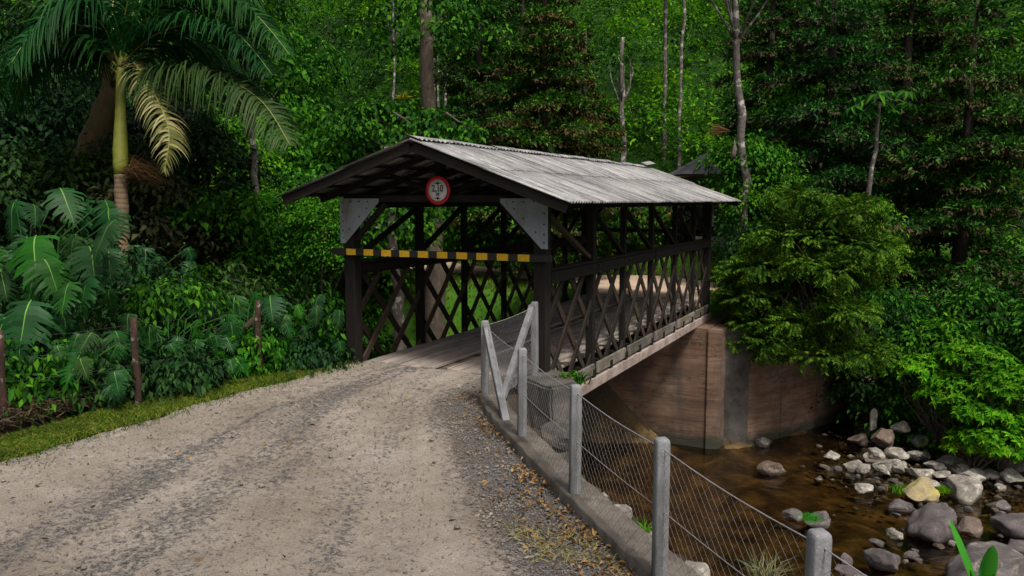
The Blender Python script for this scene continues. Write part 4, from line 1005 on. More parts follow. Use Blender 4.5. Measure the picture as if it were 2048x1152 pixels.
whorl_bush('bright yellow green bush overhanging the creek rocks at the right edge', (9.9, 13.2, -3.9), [((-.5, -.3, 1.6), (1.2, .9, .8), 200), ((.9, -.6, 2.0), (1.3, .9, .8), 240), ((.6, -1.3, .6), (1.4, .7, .6), 200), ((2.2, -.4, 2.1), (1.2, 1, .9), 160), ((-1.5, .1, 2.1), (.8, .7, .6), 100), ((.2, -.9, 1.2), (1.2, .8, .5), 160), ((1.7, -1.1, 1.2), (1.0, .8, .6), 150), ((-.2, .1, 2.6), (1.1, .8, .5), 140)], M['lf_bright'])
whorl_bush('lower bright bush sprig hanging over the pale cracked boulder', (9.7, 11.9, -4.3), [((.2, 0, .75), (.9, .5, .5), 90), ((1.2, .2, .7), (.9, .6, .6), 90)], M['lf_bright'], .15)
# reeds at the right
def tuft(name, label, base, n_, l_, w_, leaf, spread=.35, cat='plant', bend=.45, rad=.15, group=None):
    base = np.asarray(base, float); d = rdir(n_) * np.array([spread, spread, 0]) + np.array([0, 0, 1.]); P = rng.normal(size=(n_, 3)) * np.array([rad, rad, .01])
    V, T = blades(P, d, l_ * (.6 + .6 * rng.random(n_)), w_, bend); return tag(obj(name, MB().add(V, T).mesh(name, leaf), None, base), label, cat, group)
for k, (px, d, lab) in enumerate([(1850, 30, 'clump of dark tall grass left of two beside the right conifer'), (1905, 29, 'middle clump of dark tall grass below the right conifer'), (1960, 28, 'tallest clump of dark grass below the right conifer'), (2020, 27.5, 'dark tall grass clump at the right edge'), (2060, 26, 'dark arching grass clump cut by the right edge')]):
    tuft('tall_grass', lab, at_ground(px, d) + [0, 0, -.1], 420, 1.9 + .3 * (k % 3), .045, M['lf_reed'], .7, bend=.6, rad=.6)
tuft('rock_grass', 'tuft of bright grass growing on the dark creek rock', atz(1622, 1040, WZ + .35), 260, .22, .012, M['lf_banana'], 1.0, bend=.7, rad=.09)
tuft('rock_grass', 'small grass tuft left of the yellow mossy boulder', atz(1800, 985, WZ + .1), 120, .3, .012, M['lf_bright'], .7, rad=.1)
tuft('rock_grass', 'small grass tuft between mossy and cracked boulders', atz(1890, 985, WZ + .1), 90, .26, .012, M['lf_bright'], .7, rad=.08)
# banana like leaves bottom right
def banana(label, base, leaves):
    t = thing('banana_plant', label, 'plant', base)
    for (az, l_, w_, lean, tw) in leaves:
        n_ = 9; s_ = np.linspace(0, 1, n_); out = np.array([math.cos(az), math.sin(az), 0]); C_ = np.outer(s_ * lean * l_ + .25 * lean * l_ * s_ ** 2, out) + np.outer(s_ * l_ * (1 - .15 * s_), [0, 0, 1])
        wd = w_ * np.sin(np.clip(s_ * .93 + .07, 0, 1) * math.pi) ** .6; S = np.array([math.cos(az + tw), math.sin(az + tw), 0]); Nn = unit(np.cross(S, [0, 0, 1.]))
        V = np.concatenate([C_ + S * wd[:, None] * .5 + Nn * wd[:, None] * .22, C_, C_ - S * wd[:, None] * .5 + Nn * wd[:, None] * .22]); k = np.arange(n_ - 1)
        Q = np.concatenate([np.stack([a_ * n_ + k, a_ * n_ + k + 1, (a_ + 1) * n_ + k + 1, (a_ + 1) * n_ + k], 1) for a_ in (0, 1)]); obj('leaf', mesh_np('leaf', V, Q, M['lf_banana'], None, True), t)
banana('young plant with upright paddle leaves at the bottom right corner', atd(1960, 1190, 6.2), [(2.6, .62, .1, .35, 1.6), (.3, .48, .13, .12, 2.2), (2.9, .22, .06, .25, 1.7), (1.0, .3, .07, .2, 2.5), (-.5, .26, .08, .3, 2.0)])
tuft('dry_weed', 'pale dry weed behind the mesh below the tall fence post', atd(1530, 1180, 7.4), 130, .38, .01, M['lf_straw'], .6, rad=.05)
tuft('weed', 'small green weed outside the kerb near the middle fence post', np.array([5.55, -5.15, -.4]), 60, .35, .02, M['lf_bright'], .5, rad=.04)
tuft('weed', 'dark green weed growing at the corner of the concrete block', np.array([2.75, -.2, .0]), 150, .3, .03, M['lf_broad'], .9, rad=.1)

n_ = 46; d = rdir(n_) * np.array([.35, .35, .3]) + np.array([-.9, -.1, -.12]); V, T = blades(np.zeros((n_, 3)), d, .7 + .5 * rng.random(n_), .035, .5)
tag(obj('dead_frond', MB().add(V, T).mesh('dead_frond', M['lf_dry']), None, atd(1462, 262, 27.2), (0, .25, 0), .8), 'dry tan palm frond caught beside the mottled trunk', 'palm frond')
tag(obj('dry_spathe', MB().add(*[q for q in tube([(0, 0, .75), (.04, 0, .5), (.08, -.02, .2), (.03, 0, -.15), (.06, 0, -.4)], [.02, .06, .16, .17, .05], 9)]).mesh('dry_spathe', M['rockbrown'], True), None, atd(1466, 305, 27.0), (0, .1, 0), .55), 'reddish brown dry palm sheath hanging beside the roof tip', 'palm sheath')
# ------------------------------------------------------------------ palm
PB = atd(245, 560, 17.0); PB[2] = gz(PB[0], PB[1])
palm = thing('palm_tree', 'royal palm with green crownshaft and arching fronds at upper left', 'palm tree', PB)
def plc(pts): return np.array(pts) - PB
c0 = atd(245, 500, 17); 
tp = [atd(248, 640, 17), atd(247, 520, 17), atd(243, 420, 17), atd(241, 345, 17)]; tp[0][2] = -.2
V, T3, Q = tube(plc(wob(tp, [1] * 4, 20, .006)[0]), np.linspace(.16, .13, 20) * (1 + .012 * np.sin(np.arange(20) * 2.1)), 14); obj('trunk', MB().add(V, T3, Q).mesh('trunk', M['palmtrunk'], True), palm)
cs = [atd(241, y, 17) for y in (350, 330, 300, 265, 235, 212, 190, 150, 110)]
V, T3, Q = tube(plc(cs), [.13, .15, .155, .135, .112, .105, .1, .085, .05], 14); obj('crownshaft', MB().add(V, T3, Q).mesh('crownshaft', M['shaft'], True), palm)
def bez(pts, n_=26):
    P = np.asarray(pts, float); t = np.linspace(0, len(P) - 1, n_)
    out = []
    for tt in t:                                   # catmull rom
        i = min(int(tt), len(P) - 2); f_ = tt - i; p0 = P[max(i - 1, 0)]; p1 = P[i]; p2 = P[i + 1]; p3 = P[min(i + 2, len(P) - 1)]
        out.append(.5 * ((2 * p1) + (-p0 + p2) * f_ + (2 * p0 - 5 * p1 + 4 * p2 - p3) * f_ ** 2 + (-p0 + 3 * p1 - 3 * p2 + p3) * f_ ** 3))
    return np.array(out)
def frond(parent, pts, ll, leaf, origin, n_=62, hang=.7, lw=.045, ro=.022, start=.1, up=0., seg=6, lift=0.3, rach=None):
    C_ = bez(pts, 40) - origin; T = unit(np.gradient(C_, axis=0)); mb = MB(); rb_ = MB()
    V, T3, Q = tube(C_, np.linspace(ro, .006, 40), 6); f_ = obj('frond', None, parent) if False else None
    s_ = np.linspace(start, 1, n_); idx = s_ * 39; i = np.minimum(idx.astype(int), 38); fr_ = (idx - i)[:, None]
    p = C_[i] * (1 - fr_) + C_[i + 1] * fr_; t = T[i]; S0 = unit(np.cross(t, [0, 0, 1.])); 
    prof = np.sin(np.clip(s_ * .88 + .12, 0, 1) * math.pi) ** .55 * ll
    VV = []; TT = []; base = 0
    for sg in (-1, 1):
        d = unit(S0 * sg + t * .55 + np.array([0, 0, lift]) + rng.normal(size=(n_, 3)) * .13 + np.array([0, 0, up]))
        hang_ = hang * (.8 + .5 * rng.random((n_, 1))); L_ = prof * (.8 + .3 * rng.random(n_)); cur = p.copy(); rows = []
        wd = unit(np.cross(d, np.cross(S0, t)))
        for k in range(seg + 1):
            f2 = k / seg; ww = lw * (1 - f2 ** 1.6) * .5 + .002; rows.append(np.stack([cur + t * ww * 1.0, cur - t * ww * 1.0], 1))
            dd = unit(d + np.array([0, 0, -1.]) * hang_ * 2.6 * f2 ** 1.1); cur = cur + dd * (L_ / seg)[:, None]
        A = np.stack(rows, 1)                      # n, seg+1, 2, 3
        V2 = A.reshape(-1, 3); per = (seg + 1) * 2; k0 = np.arange(n_)[:, None] * per; Qs = [k0 + [2 * k, 2 * k + 1, 2 * k + 3, 2 * k + 2] for k in range(seg)]
        mb.add(V2, None, np.concatenate(Qs))
    mb.add(V, T3, Q, 1)
    return obj('frond', mb.mesh('frond', [leaf, rach or M['rachis']]), parent)
pc = lambda *a_: [atd(x, y, d) for x, y, d in a_]
frond(palm, pc((243, 130, 17), (300, 75, 16.7), (380, 48, 16.3), (470, 65, 16.0), (545, 150, 15.8)), 1.5, M['lf_palm'], PB, 120, .55, .062)
frond(palm, pc((243, 160, 17), (330, 150, 16.6), (420, 145, 16.2), (520, 200, 15.8), (580, 290, 15.5)), 1.65, M['lf_palmgrey'], PB, 130, .95, .062, lift=.35)
frond(palm, pc((241, 150, 17), (268, 128, 16.5), (310, 190, 15.9), (338, 265, 15.6), (328, 345, 15.5)), .72, M['lf_palmpale'], PB, 70, .8, .05, lift=.2)
frond(palm, pc((240, 140, 17), (205, 50, 16.6), (140, 15, 16.2), (70, 60, 15.8), (20, 130, 15.5)), 1.75, M['lf_palm'], PB, 130, .9, .07)
frond(palm, pc((240, 130, 17), (245, 60, 16.8), (265, -30, 16.4), (300, -90, 16.0)), .6, M['lf_palm'], PB, 50, .6, .05)
frond(palm, pc((240, 150, 17), (180, 110, 17.2), (90, 110, 17.5), (10, 170, 17.8), (-60, 260, 18)), 1.6, M['lf_palm'], PB, 105, .9, .055)
frond(palm, pc((243, 130, 17), (290, 30, 17.4), (380, -30, 17.8), (480, -10, 18.2), (570, 80, 18.5)), 1.6, M['lf_palm'], PB, 100, .8, .055)
frond(palm, pc((243, 140, 17), (330, 100, 17.6), (430, 110, 18.1), (530, 190, 18.5)), 1.5, M['lf_palm'], PB, 95, .9, .055)
frond(palm, pc((240, 130, 17), (180, 20, 17.4), (100, -60, 17.8), (10, -60, 18)), 1.6, M['lf_palm'], PB, 95, .8, .055)
frond(palm, pc((240, 120, 17), (225, 40, 17.2), (230, -60, 17.5), (215, -150, 18)), .6, M['lf_palm'], PB, 44, .6, .045)
frond(palm, pc((240, 140, 17), (190, 90, 16.8), (130, 80, 16.7), (60, 130, 16.6), (30, 210, 16.6)), 1.5, M['lf_palm'], PB, 110, .9, .065)
frond(palm, pc((243, 130, 17), (310, 20, 16.6), (400, -20, 16.4), (500, 20, 16.2), (580, 110, 16)), 1.5, M['lf_palm'], PB, 110, .7, .065)
frond(palm, pc((243, 120, 17), (270, 20, 17.6), (340, -60, 18.1), (440, -60, 18.4)), 1.4, M['lf_palm'], PB, 90, .7, .065)
# dry flower brush below the shaft
n_ = 260; P0 = np.repeat([atd(258, 345, 16.85) - PB], n_, 0); d = rdir(n_) * np.array([.9, .5, .25]) + np.array([.75, .3, .1]); V, T = blades(P0 + rng.normal(size=(n_, 3)) * .08, d, .5 + .5 * rng.random(n_), .012, .9)
obj('flower_stalk', MB().add(V, T).mesh('flower_stalk', M['lf_dry']), palm)

# ------------------------------------------------------------------ left side: trees, shrubs, monstera
b_ = atd(95, 560, 19.5); b_[2] = -.1
lt = [atd(x, y, 19.5) - b_ for x, y in ((95, 560), (130, 430), (160, 350), (200, 250), (225, 160), (235, 20))]; lt[0][2] = -.3
tree('leaning_tree', 'thick mossy trunk leaning right behind the palm', b_, lt, [.34, .33, .3, .27, .23, .17], [((lt[-1] + [0, 1, .3], 3.4, 2.6, 1.6, 100, 40, .2, .11), dict(sp=.45))], M['lf_dark'], M['barkmoss'], nl=6, amp=.02)
tree('white_stem_tree', 'slim white trunk rising between palm fronds and the bridge roof', atd(527, 560, 20.5) * [1, 1, 0], [(0, 0, -.5), (-.05, 0, 2.2), (-.2, 0, 4.2), (-.35, 0, 7)], [.12, .1, .085, .06], [(((-.4, .5, 7.2), 1.6, 1.4, .9, 40, 36, .2, .11), dict(sp=.42))], M['lf_broad'], M['barkwhite'], nl=5, amp=.02)
sh = [(1500, 330, 30, 1.5, 1.2, 'lf_hill', 'fresh green shrub at the right tip of the bridge roof'), (1560, 420, 29, 1.6, 1.3, 'lf_broad', 'green shrub right of the bridge end above the drooping tree'), (1700, 470, 28, 1.6, 1.4, 'lf_hill', 'mid green shrub between the drooping tree and the slender umbrella tree'), (1790, 640, 26, 1.5, 1.2, 'lf_broad', 'green shrub above the wing wall end right of the drooping tree'), (1850, 690, 25, 1.5, .9, 'lf_hill', 'fresh green shrub directly behind the bright bush'), (1980, 640, 25, 1.7, 1.1, 'lf_broad', 'green shrub below the tall dark grass at the right'), (1620, 200, 34, 1.7, 1.3, 'lf_hill', 'light green crown among the conifers right of the mottled trunk'), (1880, 330, 31, 1.5, 1.1, 'lf_hill', 'light green crown low among the right conifers'), (1980, 120, 33, 1.7, 1.3, 'lf_broad', 'green crown among the conifers at the upper right edge'),
      (40, 300, 22, 2.2, 1.7, 'lf_dark', 'dark shrub mass at the left edge behind the palm'), (330, 290, 22, 1.6, 1.3, 'lf_gray', 'greyish shrub behind the palm fronds right of the crownshaft'), (120, 250, 24, 2.2, 1.6, 'lf_dark', 'dark thicket behind the leaning mossy trunk'),
      (400, 340, 21, 1.6, 1.3, 'lf_dark', 'dark shrub between the palm and the slim white trunk'), (310, 440, 19, 1.5, 1.2, 'lf_gray', 'grey green shrub below the dry palm flower brush'), (420, 470, 19, 1.5, 1.2, 'lf_broad', 'green shrub left of the slim white trunk base'),
      (200, 380, 19.5, 1.3, 1.3, 'lf_dark', 'dark shrub around the foot of the palm'), (60, 420, 18.6, 1.6, 1.3, 'lf_dark', 'dark shrub behind the largest monstera leaves'), (480, 370, 27, 1.9, 1.8, 'lf_hill', 'fresh green bush behind the slim white trunk'),
      (560, 300, 30, 2.3, 1.9, 'lf_hill', 'fresh green bush above the left roof eave'), (640, 330, 32, 2.3, 1.6, 'lf_hill', 'light green bush just over the left roof slope'), (440, 230, 33, 2.6, 2.2, 'lf_broad', 'green bush seen through the lower palm frond'),
      (750, 300, 31, 2.2, 1.9, 'lf_dark', 'dark glossy bush left of the roof ridge'), (250, 240, 30, 3, 2.4, 'lf_dark', 'dark tree crown behind the palm crownshaft'), (100, 150, 32, 3.6, 2.8, 'lf_dark', 'green tree crown behind the left palm fronds'), (330, 90, 34, 3.8, 3, 'lf_dark', 'dark tree crown behind the upper palm fronds'), (560, 110, 36, 3.2, 3, 'lf_broad', 'tree crown between the palm and the spreading tree'),
      (740, 440, 30, 1.8, 1.3, 'lf_broad', 'green bush seen through the left opening of the bridge'), (930, 430, 36, 2.6, 1.5, 'lf_hill', 'bright green bush seen through the portal below the sign'), (1010, 430, 35, 2.2, 1.5, 'lf_broad', 'green bush seen through the portal left of the right post'), (1330, 425, 42, 2.8, 1.0, 'lf_gray', 'grey green bush seen through the far right bays of the bridge'), (1150, 430, 36, 2.2, 1.4, 'lf_broad', 'green bush behind the second right post'), (1240, 425, 40, 2.2, 1.0, 'lf_olive', 'olive bush in the middle bays on the right')]
for (px, py, d, rw, rh, lf, lab) in sh:
    c_ = atd(px, py, d); g_ = gz(c_[0], c_[1]); g_ = min(g_, c_[2] - .6); hgt = c_[2] - g_; big = rw > 2
    tree('tree' if hgt > 5 else 'shrub', lab, (c_[0], c_[1], g_), [(0, 0, -.3), (.1, .1, hgt * .5), (0, 0, hgt)], [.09 + .01 * hgt, .07, .04], [(((0, 0, hgt), rw, rw * .8, rh, int(55 * rw), 44, .17 if not big else .2, .09 if not big else .11), dict(sp=.38 if not big else .45, down=.3))] + ([(((0, 0, hgt * .45), rw * .9, rw * .7, hgt * .45, int(30 * rw), 40, .18, .1), dict(sp=.42, down=.3))] if hgt > 1.5 and not (d > 34 and py > 400) else []),
         M[lf], M['barkdark'], 'tree' if hgt > 5 else 'shrub', nl=6)
# light small leaved shrub with twisted branches beside the bridge
b_ = atd(640, 560, 20); b_[2] = -.1
TS = thing('twisted_shrub', 'small leaved shrub with twisted bare branches left of the bridge', 'shrub', b_); tb = MB(); cb = MB()
for k in range(9):
    e_ = atd(rng.uniform(470, 690), rng.uniform(380, 500), rng.uniform(18.8, 20.8)) - b_; limbs(tb, (rng.normal() * .1, 0, .1), [e_], .04)
for (px, py, rw) in ((500, 440, .9), (570, 420, .9), (640, 430, .8), (600, 480, .9), (520, 500, .8), (660, 500, .6), (470, 500, .7)): cloud(cb, atd(px, py, 19.8) - b_, rw, rw * .7, rw * .6, 46, 40, .085, .05, sp=.26)
obj('branches', tb.mesh('branches', M['bark'], True), TS); obj('crown', cb.mesh('crown', M['lf_hill']), TS)

def monstera_mesh(seed, mat, pairs=11):
    g = random.Random(seed); mb = MB(); tt = np.linspace(0, 1, pairs + 1)
    wide = g.uniform(.85, 1.15); curl = g.uniform(.6, 1.6)
    def hw(t): return wide * .5 * (max(0, math.sin(math.pi * min(1, .12 + .88 * t) ** .8)) ** .75) * (1.05 - .25 * t) + .02
    def zz(t, s_): return -.34 * curl * (t - .25) ** 2 - .36 * curl * s_ * s_ + .02 * math.sin(t * 9)
    V = []; T = []; Qd = []
    def vert(t, s_, j=0): V.append((s_, t, zz(t, s_) + g.uniform(-j, j))); return len(V) - 1
    for sg in (-1, 1):
        for i in range(pairs):
            t0, t1 = tt[i], tt[i + 1]; dt = t1 - t0; w0 = hw((t0 + t1) / 2) * g.uniform(.92, 1.06); gi = .34 if 0 < i < pairs - 1 else .22
            a0 = vert(t0, 0); a1 = vert(t1, 0); b0 = vert(t0 + .02 * dt, sg * w0 * gi); b1 = vert(t1 - .02 * dt, sg * w0 * gi)
            Qd.append((a0, b0, b1, a1) if sg > 0 else (a1, b1, b0, a0))
            pb = (b0, b1); ln = g.uniform(.72, 1.1)
            for k, (f_, wd, adv) in enumerate(((.55, .8, .25), (.8, .76, .6), (.98, .5, 1.0))):
                cm = (t0 + t1) / 2 + adv * dt * 1.6 - (.14 if i == 0 else 0) * (f_ - .3); fl = f_ * ln; c0_ = vert(cm - wd * dt / 2, sg * w0 * fl, .022 * k); c1_ = vert(cm + wd * dt / 2, sg * w0 * fl * (1 if k < 2 else .96), .022 * k)
                Qd.append((pb[0], c0_, c1_, pb[1]) if sg > 0 else (pb[1], c1_, c0_, pb[0])); pb = (c0_, c1_)
    mb.add(V, None, Qd, 0)
    R_ = []; 
    for t in np.linspace(-.02, 1, 9): R_ += [(-.012 * (1.1 - t), t, zz(t, 0) + .007), (.012 * (1.1 - t), t, zz(t, 0) + .007)]
    mb.add(R_, None, [(2 * k, 2 * k + 1, 2 * k + 3, 2 * k + 2) for k in range(8)], 1)
    return mb.mesh('leaf', [mat, M['rib']], True)
MON = [monstera_mesh(k, M[['lf_monst', 'lf_monst2', 'lf_monst3'][k % 3]]) for k in range(12)]
def monstera(label, base, leaves):
    """leaves: (x, y, z world of leaf base, size, azimuth, tilt, roll, kind)"""
    base = np.asarray(base, float); t = thing('monstera_plant', label, 'plant', base); tb = MB()
    for (p, s_, az, tilt, kind) in leaves:
        p = np.asarray(p) - base; s_ = s_ * .95
        o = obj('leaf', MON[kind + 3 * random.randrange(4)], t, p, (-tilt, prand(.45), az), (s_ * random.uniform(.9, 1.1), s_, s_))
        mid = np.array([p[0] * .4, p[1] * .4, p[2] * .8]); V, T3, Q = tube([(p[0] * .15, p[1] * .15, 0), mid, p], [.016, .013, .009], 5); tb.add(V, T3, Q)
    obj('stems', tb.mesh('stems', M['lf_monst'], True), t)
def ml(px, py, d, size, kind, tilt=None, daz=None):
    """leaf hanging with its face toward the open road side; base pixel is the leaf top"""
    az = math.pi * 1 - .75 + (daz if daz is not None else prand(1.0)) - math.pi * .0
    return (atd(px, py, d), size, az + math.pi * 0 + 1.35, tilt if tilt is not None else random.uniform(.75, 1.5), kind)
rl = random.Random(5)
def fill(x0, x1, y0, y1, d0, d1, n_, s0, s1, kinds):
    return [ml(rl.uniform(x0, x1), rl.uniform(y0, y1), rl.uniform(d0, d1) - .3, rl.uniform(s0, s1), rl.choice(kinds)) for _ in range(n_)]
MS = .82
monstera('large monstera with broad split leaves at the left edge', atd(70, 780, 13.2) * [1, 1, 0], [ml(120, 375, 13.8, .85, 0), ml(70, 470, 12.8, 1.0, 1, .9, .1), ml(60, 600, 12.4, 1.0, 0, 1.0, 0), ml(30, 400, 13.6, .8, 0), ml(20, 500, 13.2, .8, 2), ml(175, 400, 14, .75, 0), ml(150, 470, 13.6, .7, 2), ml(130, 640, 12.9, .7, 0)] + fill(-30, 230, 390, 690, 12.8, 14.2, 36, .45, .75, [0, 0, 0, 0, 2]))
monstera('low fresh monstera in front of the large one near the grass', atd(170, 790, 12.6) * [1, 1, 0], [ml(165, 700, 12.3, .62, 1, .9, 0), ml(110, 715, 12.4, .45, 1), ml(150, 785, 12.2, .4, 1), ml(230, 660, 13, .55, 0)] + fill(-20, 260, 660, 810, 12.2, 13.2, 30, .25, .46, [0, 1, 0, 0, 2]))
monstera('monstera clump between the two mottled fence posts', atd(340, 760, 13.8) * [1, 1, 0], [ml(345, 720, 13.3, .42, 1), ml(395, 640, 13.8, .4, 1), ml(300, 650, 13.9, .55, 0), ml(460, 640, 14.3, .5, 0)] + fill(250, 460, 590, 770, 13.5, 14.9, 28, .25, .48, [0, 0, 0, 2, 1]))
monstera('monstera beside the slanting post left of the bridge', atd(490, 735, 14.8) * [1, 1, 0], [ml(470, 590, 15.2, .65, 0), ml(510, 585, 15.4, .6, 1), ml(540, 590, 15.2, .6, 0), ml(470, 715, 14.3, .45, 1), ml(560, 695, 15, .35, 1)] + fill(440, 580, 600, 740, 14.9, 16.2, 16, .25, .45, [0, 0, 1, 0, 2]))
monstera('small monstera between the slanting post and the bridge', atd(630, 720, 15.8) * [1, 1, 0], [ml(640, 590, 15.9, .45, 2), ml(610, 650, 16, .35, 0), ml(660, 670, 16.2, .4, 1)] + fill(580, 680, 600, 720, 15.6, 16.8, 8, .28, .45, [0, 1, 2]))
monstera('monstera leaves in shade behind the hedge at the foot of the palm', atd(280, 640, 16) * [1, 1, 0], fill(200, 440, 480, 640, 15.5, 17.5, 20, .3, .5, [0, 0, 0, 2]))
# hedge understory: broad leaf shoots
for k, (x0, x1, y0, y1, d, lf, lab) in enumerate([(-10, 230, 600, 800, 13.4, 'lf_dark', 'dark leafy undergrowth under the large monstera'), (230, 430, 520, 760, 15.3, 'lf_dark', 'green leafy undergrowth behind the middle mottled post'), (280, 420, 560, 620, 14.6, 'lf_broad', 'drooping green shoots above the middle mottled post'), (440, 560, 660, 740, 15, 'lf_hill', 'fresh green seedlings at the foot of the slanting post'), (560, 690, 560, 700, 16.6, 'lf_broad', 'low green plants against the left bridge post'), (-40, 150, 690, 820, 12.3, 'lf_broad', 'green low plants at the left edge above the grass strip'), (150, 290, 720, 810, 12.9, 'lf_dark', 'dark low plants left of the middle mottled post'), (290, 430, 700, 790, 13.6, 'lf_dark', 'dark low plants right of the middle mottled post'), (180, 330, 490, 640, 15.9, 'lf_dark', 'dark drooping shoots in front of the palm trunk'), (400, 560, 520, 640, 16.5, 'lf_dark', 'dark leafy growth behind the slanting post'), (560, 690, 690, 735, 15.6, 'lf_dark', 'dark low plants beside the left bridge post foot')]):
    c_ = atd((x0 + x1) / 2, (y0 + y1) / 2, d); w_ = (x1 - x0) / FPX * d / 2; h_ = (y1 - y0) / FPX * d / 2; mb = MB(); b_ = np.array([c_[0], c_[1], 0])
    cloud(mb, c_ - b_, w_, .6, h_, 60, 24, .14, .065, sp=.28, down=.8, floor=.05, pads=False); tag(obj('undergrowth_plant', mb.mesh('undergrowth_plant', M[lf]), None, b_), lab, 'plant')
# dry litter along the hedge foot
n_ = 5200; yv = rng.uniform(-9, -.3, n_); xv = -3.25 - np.abs(rng.normal(size=n_)) * .55; P = np.stack([xv, yv, .02 + np.abs(rng.normal(size=n_)) * .11], 1)
mb = MB(); V, T = blades(P, rdir(n_) * np.array([1, 1, .5]) + np.array([.15, 0, .25]), .08 + .24 * rng.random(n_), .022, .7); mb.add(V, T)
tag(obj('dry_litter', mb.mesh('dry_litter', M['lf_dry'])), 'brown dry leaves and twigs heaped along the foot of the hedge', 'dry leaves', kind='stuff')
# left fence: mottled posts with wires
LF = thing('old_fence', 'old wire fence on mottled brown posts in front of the hedge', 'fence', (-2.95, -4.4, 0))
lp = [atz(10, 850, 0), atz(277, 806, 0), atz(520, 748, 0), atz(-260, 905, 0)]
for i, p in enumerate(lp):
    q = [(0, 0, -.1), (0, 0, .5), (prand(.02), 0, 1.36)]; V, T3, Q = tube(wob(q, [1, 1, 1], 8, .008)[0], [.062, .06, .058, .056, .054, .055, .053, .046], 8); obj('post', MB().add(V, T3, Q).mesh('post', M['oldpost'], True), LF, (p[0] + 2.95, p[1] + 4.4, 0))
rel2 = np.array([-2.95, -4.4, 0])
V, T3, Q = tube(np.array([atd(522, 625, 15.0), atd(480, 665, 14.9), atd(420, 735, 14.7)]) - rel2, [.055, .06, .06], 8); obj('slanting_brace', MB().add(V, T3, Q).mesh('slanting_brace', M['oldpost'], True), LF)
chain = [lp[3], lp[0], lp[1], lp[2], np.array([-2.3, -.3, 0])]
for a_, b_ in zip(chain[:-1], chain[1:]):
    for z in (.3, .62, .95, 1.25):
        V, T3, Q = tube(np.array([a_ + [0, 0, z], (a_ + b_) / 2 + [0, 0, z - .03], b_ + [0, 0, z]]) - rel2, .0025, 4, False); obj('line_wire', MB().add(V, T3, Q).mesh('line_wire', M['bolt']), LF)

# ------------------------------------------------------------------ grass strip, gravel, fallen leaves
n_ = 46000; yv = rng.uniform(-10.5, -.4, n_); le = -3.0 + np.where(yv > -2, (yv + 2) * .45, 0); ri = road_left(yv) - .05 + .3 * np.abs(rng.normal(size=n_)) * (rng.random(n_) < .3) + .12 * vnoise(yv, yv * 0, 2.3, 14)
xv = le + (ri - le) * rng.random(n_); P = np.stack([xv, yv, np.full(n_, -.045)], 1)
# leave bare patches
keep = (vnoise(xv, yv, 1.3, 6) > -.55) & (rng.random(n_) < 1.1 - .55 * sst(.5, 1.15, (xv - le) / (road_left(yv) - le))); P = P[keep]; P[:, 2] = np.where(P[:, 0] > road_left(P[:, 1]), -.005, P[:, 2]); n_ = len(P)
V, T = blades(P, rdir(n_) * np.array([.7, .7, 0]) + np.array([0, 0, 1.]), .05 + .09 * rng.random(n_), .01, .5)
tag(obj('verge_grass', MB().add(V, T).mesh('verge_grass', M['lf_grass'])), 'short green grass strip between the dirt road and the hedge', 'grass', kind='stuff')
def scatter_stones(n_, fx, smin, smax, name, mat, label):
    bm = bmesh.new(); bmesh.ops.create_icosphere(bm, subdivisions=1, radius=1); v0 = np.array([v.co[:] for v in bm.verts]); f0 = np.array([[v.index for v in f_.verts] for f_ in bm.faces]); bm.free()
    P = fx(n_); n_ = len(P); s_ = smin + (smax - smin) * rng.random(n_) ** 3; J_ = v0[None] * (1 + .35 * rng.normal(size=(n_, len(v0), 1))).clip(.5, 1.5) * np.array([1, .85, .55]) * s_[:, None, None]
    an = rng.random(n_) * 6.3; ca, sa = np.cos(an)[:, None], np.sin(an)[:, None]; X_ = J_[..., 0] * ca - J_[..., 1] * sa; Y_ = J_[..., 0] * sa + J_[..., 1] * ca
    V = np.stack([X_, Y_, J_[..., 2]], -1) + P[:, None]; F = f0[None] + (np.arange(n_) * len(v0))[:, None, None]
    tag(obj(name, mesh_np(name, V.reshape(-1, 3), F.reshape(-1, 3), mat)), label, 'gravel', kind='stuff')
def pr_(n_):
    y = -1 - 9.5 * rng.random(n_) ** .8; u = np.where(rng.random(n_) < .5, .82 + .18 * rng.random(n_), rng.random(n_)); x = lerp(road_left(y), road_right(y), u)
    z = .004 + .018 * vnoise(x, y, 1.1, 8) + .012 * vnoise(x, y, 4, 9) + .02 * sst(.86, 1, u) - .03 * np.exp(-((u - .2) / .05) ** 2) - .03 * np.exp(-((u - .66) / .06) ** 2)
    return np.stack([x, y, z], 1)
scatter_stones(20000, pr_, .003, .016, 'road_gravel', M['pebble'], 'loose grey gravel strewn over the dirt road')
scatter_stones(1100, pr_, .01, .034, 'road_stones', M['pebble'], 'larger loose stones lying on the dirt road and along the kerb')
n_ = 900; y = -1.6 - 8 * rng.random(n_); k_ = road_right(y) - np.abs(rng.normal(size=n_)) * .22 - .03
P = np.stack([k_, y, .05 + .03 * rng.random(n_)], 1); ex = 260; y2 = -8.5 + 3.2 * rng.random(ex); P = np.concatenate([P, np.stack([road_right(y2) - .1 - .9 * rng.random(ex), y2, np.full(ex, .05)], 1)])
y3 = -9 + 8 * rng.random(90); P = np.concatenate([P, np.stack([lerp(road_left(y3), road_right(y3), rng.random(90)), y3, np.full(90, .04)], 1)]); n_ = len(P)
keep = (vnoise(P[:, 0], P[:, 1], 1.1, 12) > -.15) | (rng.random(n_) < .25); P = P[keep]; n_ = len(P)
V, T = leafcards(P, rdir(n_) * np.array([1, 1, .25]), unit(rdir(n_) * .5 + np.array([0, 0, 1.])), .035 + .06 * rng.random(n_), .022 + .02 * rng.random(n_), .2, .3)
tag(obj('fallen_leaves', MB().add(V, T).mesh('fallen_leaves', M['lf_fall'])), 'dry orange brown leaves fallen along the kerb', 'dry leaves', kind='stuff')
